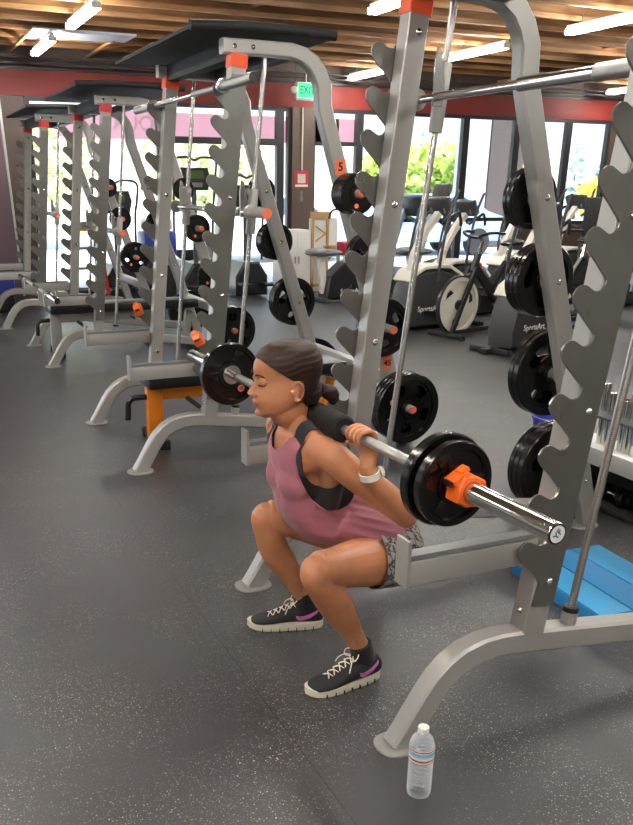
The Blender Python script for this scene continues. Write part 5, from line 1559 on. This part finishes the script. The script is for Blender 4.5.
# --- black undershirt
mb = MB(); limb(mb, TORSO, n=36, sub=6, power=.86, grow=.006, t0=3.6)
for s in (-1, 1):
    y = lambda d: HY + s * d
    mb.ell((1.086, y(.050), .680), (.057, .055, .061))
    limb(mb, [(1.085, y(.02), .845, .041, .048), (1.095, y(.09), .823, .040, .042), (1.110, y(.155), .803, .048, .046)], side=(1, 0, 0))
    limb(mb, [(1.15, y(.105), .60, .047, .037), (1.155, y(.118), .68, .052, .043), (1.135, y(.145), .75, .052, .045), (1.13, y(.17), .775, .045, .042)])
    limb(mb, [(1.074, y(.06), .735, .051, .035), (1.079, y(.12), .765, .051, .037), (1.097, y(.165), .785, .046, .040)], side=(0, 0, 1))
us = fuse(mb, .0042, 4, .5)
def us_f(co):
    x, y, z = co[:, 0], co[:, 1], co[:, 2]; dy = np.abs(y - HY)
    neck = np.sqrt(((x - 1.06) / .098) ** 2 + (dy / .074) ** 2 + ((z - .866) / .112) ** 2) - 1
    armh = np.sqrt(((x - 1.120) / .074) ** 2 + ((z - .775) / .102) ** 2) - 1
    armh = np.maximum(armh, (.118 - dy) / .05)
    low = (z - .52) / .05 + (1.2 - x) * 0
    return np.minimum(np.minimum(neck, armh), low)
us = carve(us, us_f)
obj('undershirt', us, blackc, woman, 'black sports top showing at the armhole and neck', .0015)

# --- mauve tank top
mb = MB(); limb(mb, TORSO, n=36, sub=6, power=.86, grow=.013, t0=2.0)
limb(mb, [(1.125, HY, .735, .108, .078), (1.110, HY, .68, .114, .080), (1.106, HY, .625, .114, .080), (1.118, HY, .570, .116, .078), (1.15, HY, .525, .122, .074), (1.21, HY, .500, .134, .072), (1.30, HY, .480, .150, .078), (1.38, HY, .46, .155, .080)], n=36, sub=6, power=.85)
for s in (-1, 1):
    y = lambda d: HY + s * d
    mb.ell((1.080, y(.044), .672), (.071, .080, .076))
    limb(mb, [(1.100, y(.02), .835, .036, .048), (1.108, y(.09), .816, .036, .044), (1.118, y(.150), .798, .044, .046)], side=(1, 0, 0))
    limb(mb, [(1.15, y(.105), .60, .052, .042), (1.155, y(.118), .68, .057, .048), (1.135, y(.145), .75, .057, .050), (1.13, y(.17), .775, .050, .047)])
    limb(mb, [(1.080, y(.05), .735, .056, .041), (1.085, y(.10), .765, .056, .040), (1.100, y(.14), .780, .048, .040)], side=(0, 0, 1))
    limb(mb, [(1.20, y(.125), .55, .03, .06), (1.30, y(.145), .50, .032, .065), (1.40, y(.160), .45, .034, .07)], side=(0, 1, 0))
tk = fuse(mb, .0042, 22, .5)
def tk_f(co):
    x, y, z = co[:, 0], co[:, 1], co[:, 2]; dy = np.abs(y - HY)
    neck = np.sqrt(((x - 1.060) / .095) ** 2 + (dy / .070) ** 2 + ((z - .862) / .106) ** 2) - 1
    # armhole: long oval from the shoulder down the side
    ex, ez = x - 1.150 + .20 * (z - .70), z - .722
    armh = np.sqrt((ex / .098) ** 2 + (ez / .136) ** 2) - 1
    armh = np.maximum(armh, (.088 + .40 * np.clip(z - .76, 0, 1) - dy) / .05)
    hem = ((1.455 - x) * .62 + (z - .385) * .78 - .125) / .08
    hem2 = (z - .452 + .0 * x) / .05
    return np.minimum(np.minimum(neck, armh), np.where(x < 1.25, hem2, hem))
tk = carve(tk, tk_f)
co = coords(tk); nn = normals(tk)
x, y_, z = co.T
wv = (np.sin((x * .55 + z * 1.5 + .35 * (y_ - HY)) * 125 + 2.0 * np.sin(z * 22 + y_ * 13 + x * 7)) * .5 + .5) ** 1.8 * (.6 + .4 * np.sin(x * 31 + y_ * 17))
amp = np.clip((.64 - z) / .10, 0, 1) * np.clip((x - 1.06) / .08, 0.25, 1) * .0065
wv2 = (np.sin((y_ * 1.0 + x * .35) * 120 + 2 * np.sin(z * 21)) * .5 + .5) ** 1.5
amp2 = np.clip((x * -1 + 1.13) / .06, 0, 1) * np.clip((z - .48) / .06, 0, 1) * .0015
setco(tk, co + nn * (wv * amp + wv2 * amp2)[:, None])
obj('tank_top', tk, tankm, woman, 'loose mauve sleeveless tank top with deep armholes', .002)

# --- shorts
mb = MB(); limb(mb, TORSO, n=36, sub=6, power=.86, grow=.010, t1=3.4)
for s, rows in ((-1, LLEG), (1, RLEG)):
    y = lambda d: HY + s * d
    mb.ell((1.450, y(.075), .382), (.088, .095, .100)); limb(mb, rows, n=24, sub=6, grow=.012)
sh = fuse(mb, .0045, 5, .5)
def sh_f(co):
    x, y, z = co[:, 0], co[:, 1], co[:, 2]; dy = np.abs(y - HY)
    leg = (x - 1.305 - .10 * (z - .42) + .25 * np.clip(.06 - dy, 0, 1)) / .05
    waist = ((x - 1.28) * .62 - (z - .56) * .78) / .05 + .6
    return np.minimum(leg, waist)
sh = carve(sh, sh_f)
so2 = obj('shorts', sh, mat_shorts(), woman, 'grey and black crackle patterned shorts', .002)
# black side trim of the shorts
for s, rows in ((-1, LLEG), (1, RLEG)):
    mb = MB()
    pts = [(1.345, HY + s * .24, .455), (1.37, HY + s * .247, .425), (1.40, HY + s * .240, .395)]
    if s < 0: pts = [(1.350, 2.150, .452), (1.37, 2.136, .425), (1.395, 2.134, .39), (1.42, 2.145, .345)]
    else: pts = [(1.350, 2.572, .452), (1.37, 2.582, .425), (1.395, 2.584, .39), (1.42, 2.575, .345)]
    mb.sweep(arc(pts, 5), .010, .012, round_=True, n=8); mb.build('side_trim', blackc, so2, label='black trim on the side of the shorts')

# --- socks, shoes
def foot(s, A, yaw, lab):
    """A ankle centre; yaw: direction of the toes measured from -X towards +Y"""
    d = V((-math.cos(yaw), math.sin(yaw), 0)); l = V((0, 0, 1)).cross(d)
    base = V((A[0], A[1], 0)) - d * .055
    q = lambda f, w_, u: base + d * (f * 1.06) + l * (w_ * 1.04) + V((0, 0, u))     # f from the heel forward, w_ to her left
    mb = MB(); rows = [tuple(q(.072, 0, .140)) + (.0355, .0385), tuple(q(.065, 0, .110)) + (.0365, .042), tuple(q(.058, 0, .07)) + (.037, .046)]
    limb(mb, rows, n=20, side=tuple(l)); mb.build('sock', blackc, woman, label='black ankle sock')
    # upper: lofted sections along f : (f, half width inner/outer, top height, toe)
    secs = [(.000, .022, .075, .030), (.012, .030, .092, .022), (.035, .034, .096, .020), (.065, .035, .092, .020), (.095, .036, .094, .020), (.120, .038, .088, .020), (.150, .041, .074, .020), (.180, .044, .060, .020), (.210, .044, .050, .020), (.235, .038, .043, .020), (.252, .026, .034, .021), (.262, .012, .026, .022)]
    rs = []
    for f, w_, h_, b_ in secs:
        ring = []
        for k in range(20):
            a = 2 * PI * k / 20; ca, sa = math.cos(a), math.sin(a)
            zz = (h_ + b_) / 2 + (h_ - b_) / 2 * math.copysign(abs(sa) ** .8, sa)
            ww = w_ * math.copysign(abs(ca) ** .75, ca) * (1 - .22 * max(0, sa))
            cx = .006 * math.sin(f / .262 * PI) * (-s)
            ring.append(q(f, ww + cx, zz))
        rs.append(ring)
    mb = MB(); mb.rings(rs)
    rt_ = thing('shoe', lab, 'shoe', (0, 0, 0), 0, "black running shoes")
    up = mb.build('shoe_upper', simple('black_mesh_fabric', srgb(30, 31, 34), .7, 0, .12, 60, .25, 300), rt_, 60)
    # sole: closed outline extruded, with flex grooves cut as separate segments
    solem = simple('cream_foam_sole', srgb(226, 218, 196), .6)
    def sw(f):
        t = f / .27
        return .0365 + .0105 * math.sin(min(1, max(0, (t - .12) / .88)) * PI) - .004 * math.sin(t * PI * 2) * 0
    n = 30; outl = []
    for k in range(n + 1):
        f = -.004 + .272 * k / n; t = k / n
        w_ = sw(f) * math.sqrt(max(0, 1 - (2 * t - 1) ** 6)) * (1 - .10 * math.exp(-((t - .42) / .15) ** 2))
        outl.append((f, w_))
    poly = [(f, w_) for f, w_ in outl] + [(f, -w_) for f, w_ in reversed(outl[1:-1])]
    def lift(f): return .010 * max(0, (f - .20) / .07) ** 2
    mb = MB()
    lo = [q(f, w_ * .94, 0.001 + lift(f)) for f, w_ in poly]; mi = [q(f, w_, .010 + lift(f)) for f, w_ in poly]; hi = [q(f, w_ * .99, .026 + lift(f) + .006 * max(0, 1 - f / .09)) for f, w_ in poly]
    mb.rings([lo, mi, hi]); so_l = mb.build('sole', solem, rt_, 50, 'cream coloured foam sole')
    mb = MB()
    for k in range(7):
        f = .035 + .030 * k
        w_ = sw(f) * 1.0
        for sg in (-1, 1):
            mb.box(q(f, sg * (w_ - .001), .007 + lift(f)), (.0028, .006, .014), Matrix.Rotation(-yaw + PI, 3, 'Z'))
    mb.build('sole_groove', M['ink'], so_l)
    # tongue and laces
    mb = MB(); mb.sweep([q(.075, 0, .098), q(.085, 0, .112), q(.088, 0, .118)], .040, .008, side=tuple(l)); mb.build('tongue', simple('pale_tongue', srgb(190, 160, 140), .7), rt_)
    lace = simple('cream_laces', srgb(232, 222, 196), .7)
    mb = MB()
    def topz(f):
        for a, b in zip(secs, secs[1:]):
            if a[0] <= f <= b[0]: return a[2] + (b[2] - a[2]) * (f - a[0]) / (b[0] - a[0])
        return .05
    for k in range(5):
        f0 = .098 + .020 * k; f1 = f0 + .018
        for sg in (-1, 1):
            pts = [q(f0, -sg * .019, topz(f0) - .004), q((f0 + f1) / 2, 0, topz((f0 + f1) / 2) + .004), q(f1, sg * .019, topz(f1) - .004)]
            mb.sweep(arc(pts, 4), .0052, .0034, side=tuple(l), round_=True, n=8)
    mb.build('laces', lace, rt_, label='cream crossed laces')
    mb = MB()
    for sg in (-1, 1):
        mb.sweep(arc([q(.097, 0, .103), q(.090, sg * .018, .118), q(.104, sg * .034, .112), q(.112, sg * .026, .098), q(.100, sg * .006, .100)], 5), .0042, .0034, side=tuple(l), round_=True, n=8)
        mb.sweep(arc([q(.097, 0, .103), q(.112, sg * .020, .104), q(.128, sg * .036, .088), q(.136, sg * .042, .070)], 5), .0040, .0034, side=tuple(l), round_=True, n=8)
    mb.build('lace_bow', lace, rt_)
    # curved tick mark on both sides near the heel
    sm_ = simple('pink_purple_mark', srgb(208, 110, 186), .5)
    tick = [(.008, .082), (.024, .066), (.046, .050), (.068, .040), (.084, .037), (.094, .046), (.098, .060), (.092, .057), (.082, .055), (.068, .057), (.048, .064), (.026, .074)]
    for sg in (-1, 1):
        mb = MB()
        def surf(f, z, e):
            for a, b in zip(secs, secs[1:]):
                if a[0] <= f <= b[0]:
                    t = (f - a[0]) / (b[0] - a[0]); w_ = a[1] + (b[1] - a[1]) * t; h_ = a[2] + (b[2] - a[2]) * t; b_ = a[3] + (b[3] - a[3]) * t
            zc = (h_ + b_) / 2; sa = max(-1, min(1, (z - zc) / ((h_ - b_) / 2))); sa = math.copysign(abs(sa) ** (1 / .8), sa)
            ca = math.sqrt(max(0, 1 - sa * sa)); cx = .006 * math.sin(f / .262 * PI) * (-s)
            return q(f, sg * (w_ * ca ** .75 * (1 - .22 * max(0, sa)) + e) + cx, z)
        nT = len(tick)
        a = [mb.bm.verts.new(surf(f, z, .0006)) for f, z in tick]; b = [mb.bm.verts.new(surf(f, z, .0024)) for f, z in tick]
        top_ = list(range(0, 7)); 
        # quads between lower edge (0..6) and upper edge (6..11)
        lowi = [0, 1, 2, 3, 4, 5, 6]; upi = [0, 11, 10, 9, 8, 7, 6]
        for arr in (a, b):
            for k in range(6):
                vs = [arr[lowi[k]], arr[lowi[k + 1]], arr[upi[k + 1]], arr[upi[k]]]
                vs = [v for i2, v in enumerate(vs) if v not in vs[:i2]]
                mb.bm.faces.new(vs)
        for k in range(nT):
            j = (k + 1) % nT; mb.bm.faces.new((a[k], a[j], b[j], b[k]))
        mb.build('tick_mark', sm_, up, 0, 'pink curved tick mark on the side')
    return rt_
foot(-1, (1.250, 2.140), math.radians(-5), "black running shoe on the woman's left foot, pointing straight beside the rack foot")
foot(1, (1.234, 2.552), math.radians(20), "black running shoe on the woman's right foot, toes turned outward")

# --- watch
wm = simple('white_silicone', srgb(232, 226, 214), .5)
wt = thing('wrist_watch', "white wrist watch on the woman's left wrist below the bar", 'watch', (0, 0, 0))
c0 = V((1.1865, HY - .3085, .7585)); ax = V((-.30, .05, .95)).normalized()
mb = MB(); 
aa = V((0, 1, 0)); aa = (aa - ax * aa.dot(ax)).normalized(); bb = ax.cross(aa)
pts = []
rings = []
for k in range(28):
    t = 2 * PI * k / 28
    r_ = aa * math.cos(t) * .0315 + bb * math.sin(t) * .0262; nrm = (aa * math.cos(t) / .0315 + bb * math.sin(t) / .0262).normalized()
    rings.append([c0 + r_ + ax * h_ + nrm * e for h_, e in ((-.010, 0), (.010, 0), (.010, .004), (-.010, .004))])
rings.append(rings[0]); mb.rings(rings, True, False, False); bmesh.ops.remove_doubles(mb.bm, verts=mb.bm.verts, dist=1e-6); mb.build('strap', wm, wt)
mb = MB(); t = 2.6; r_ = aa * math.cos(t) * .0325 + bb * math.sin(t) * .028; nr = r_.normalized()
mb.lathe([(.0, 0), (.0165, 0), (.018, .003), (.018, .008), (.0155, .0105), (0, .0105)], c0 - aa * .012 - bb * .027, -bb, 24); mb.build('watch_case', wm, wt)
# --- foam pad round the bar behind her neck
pad = thing('bar_pad', "thick black foam pad around the bar behind the woman's neck", 'bar pad', (0, 0, 0))
a_, b_ = on_bar(.895), on_bar(1.29)
mb = MB(); L_ = (b_ - a_).length; mb.ringlathe([(.0150, 0), (.034, 0), (.0415, .006), (.0425, .02), (.0425, L_ - .02), (.0415, L_ - .006), (.034, L_), (.0150, L_)], a_, b_ - a_, 36); mb.build('pad_sleeve', foamm, pad)
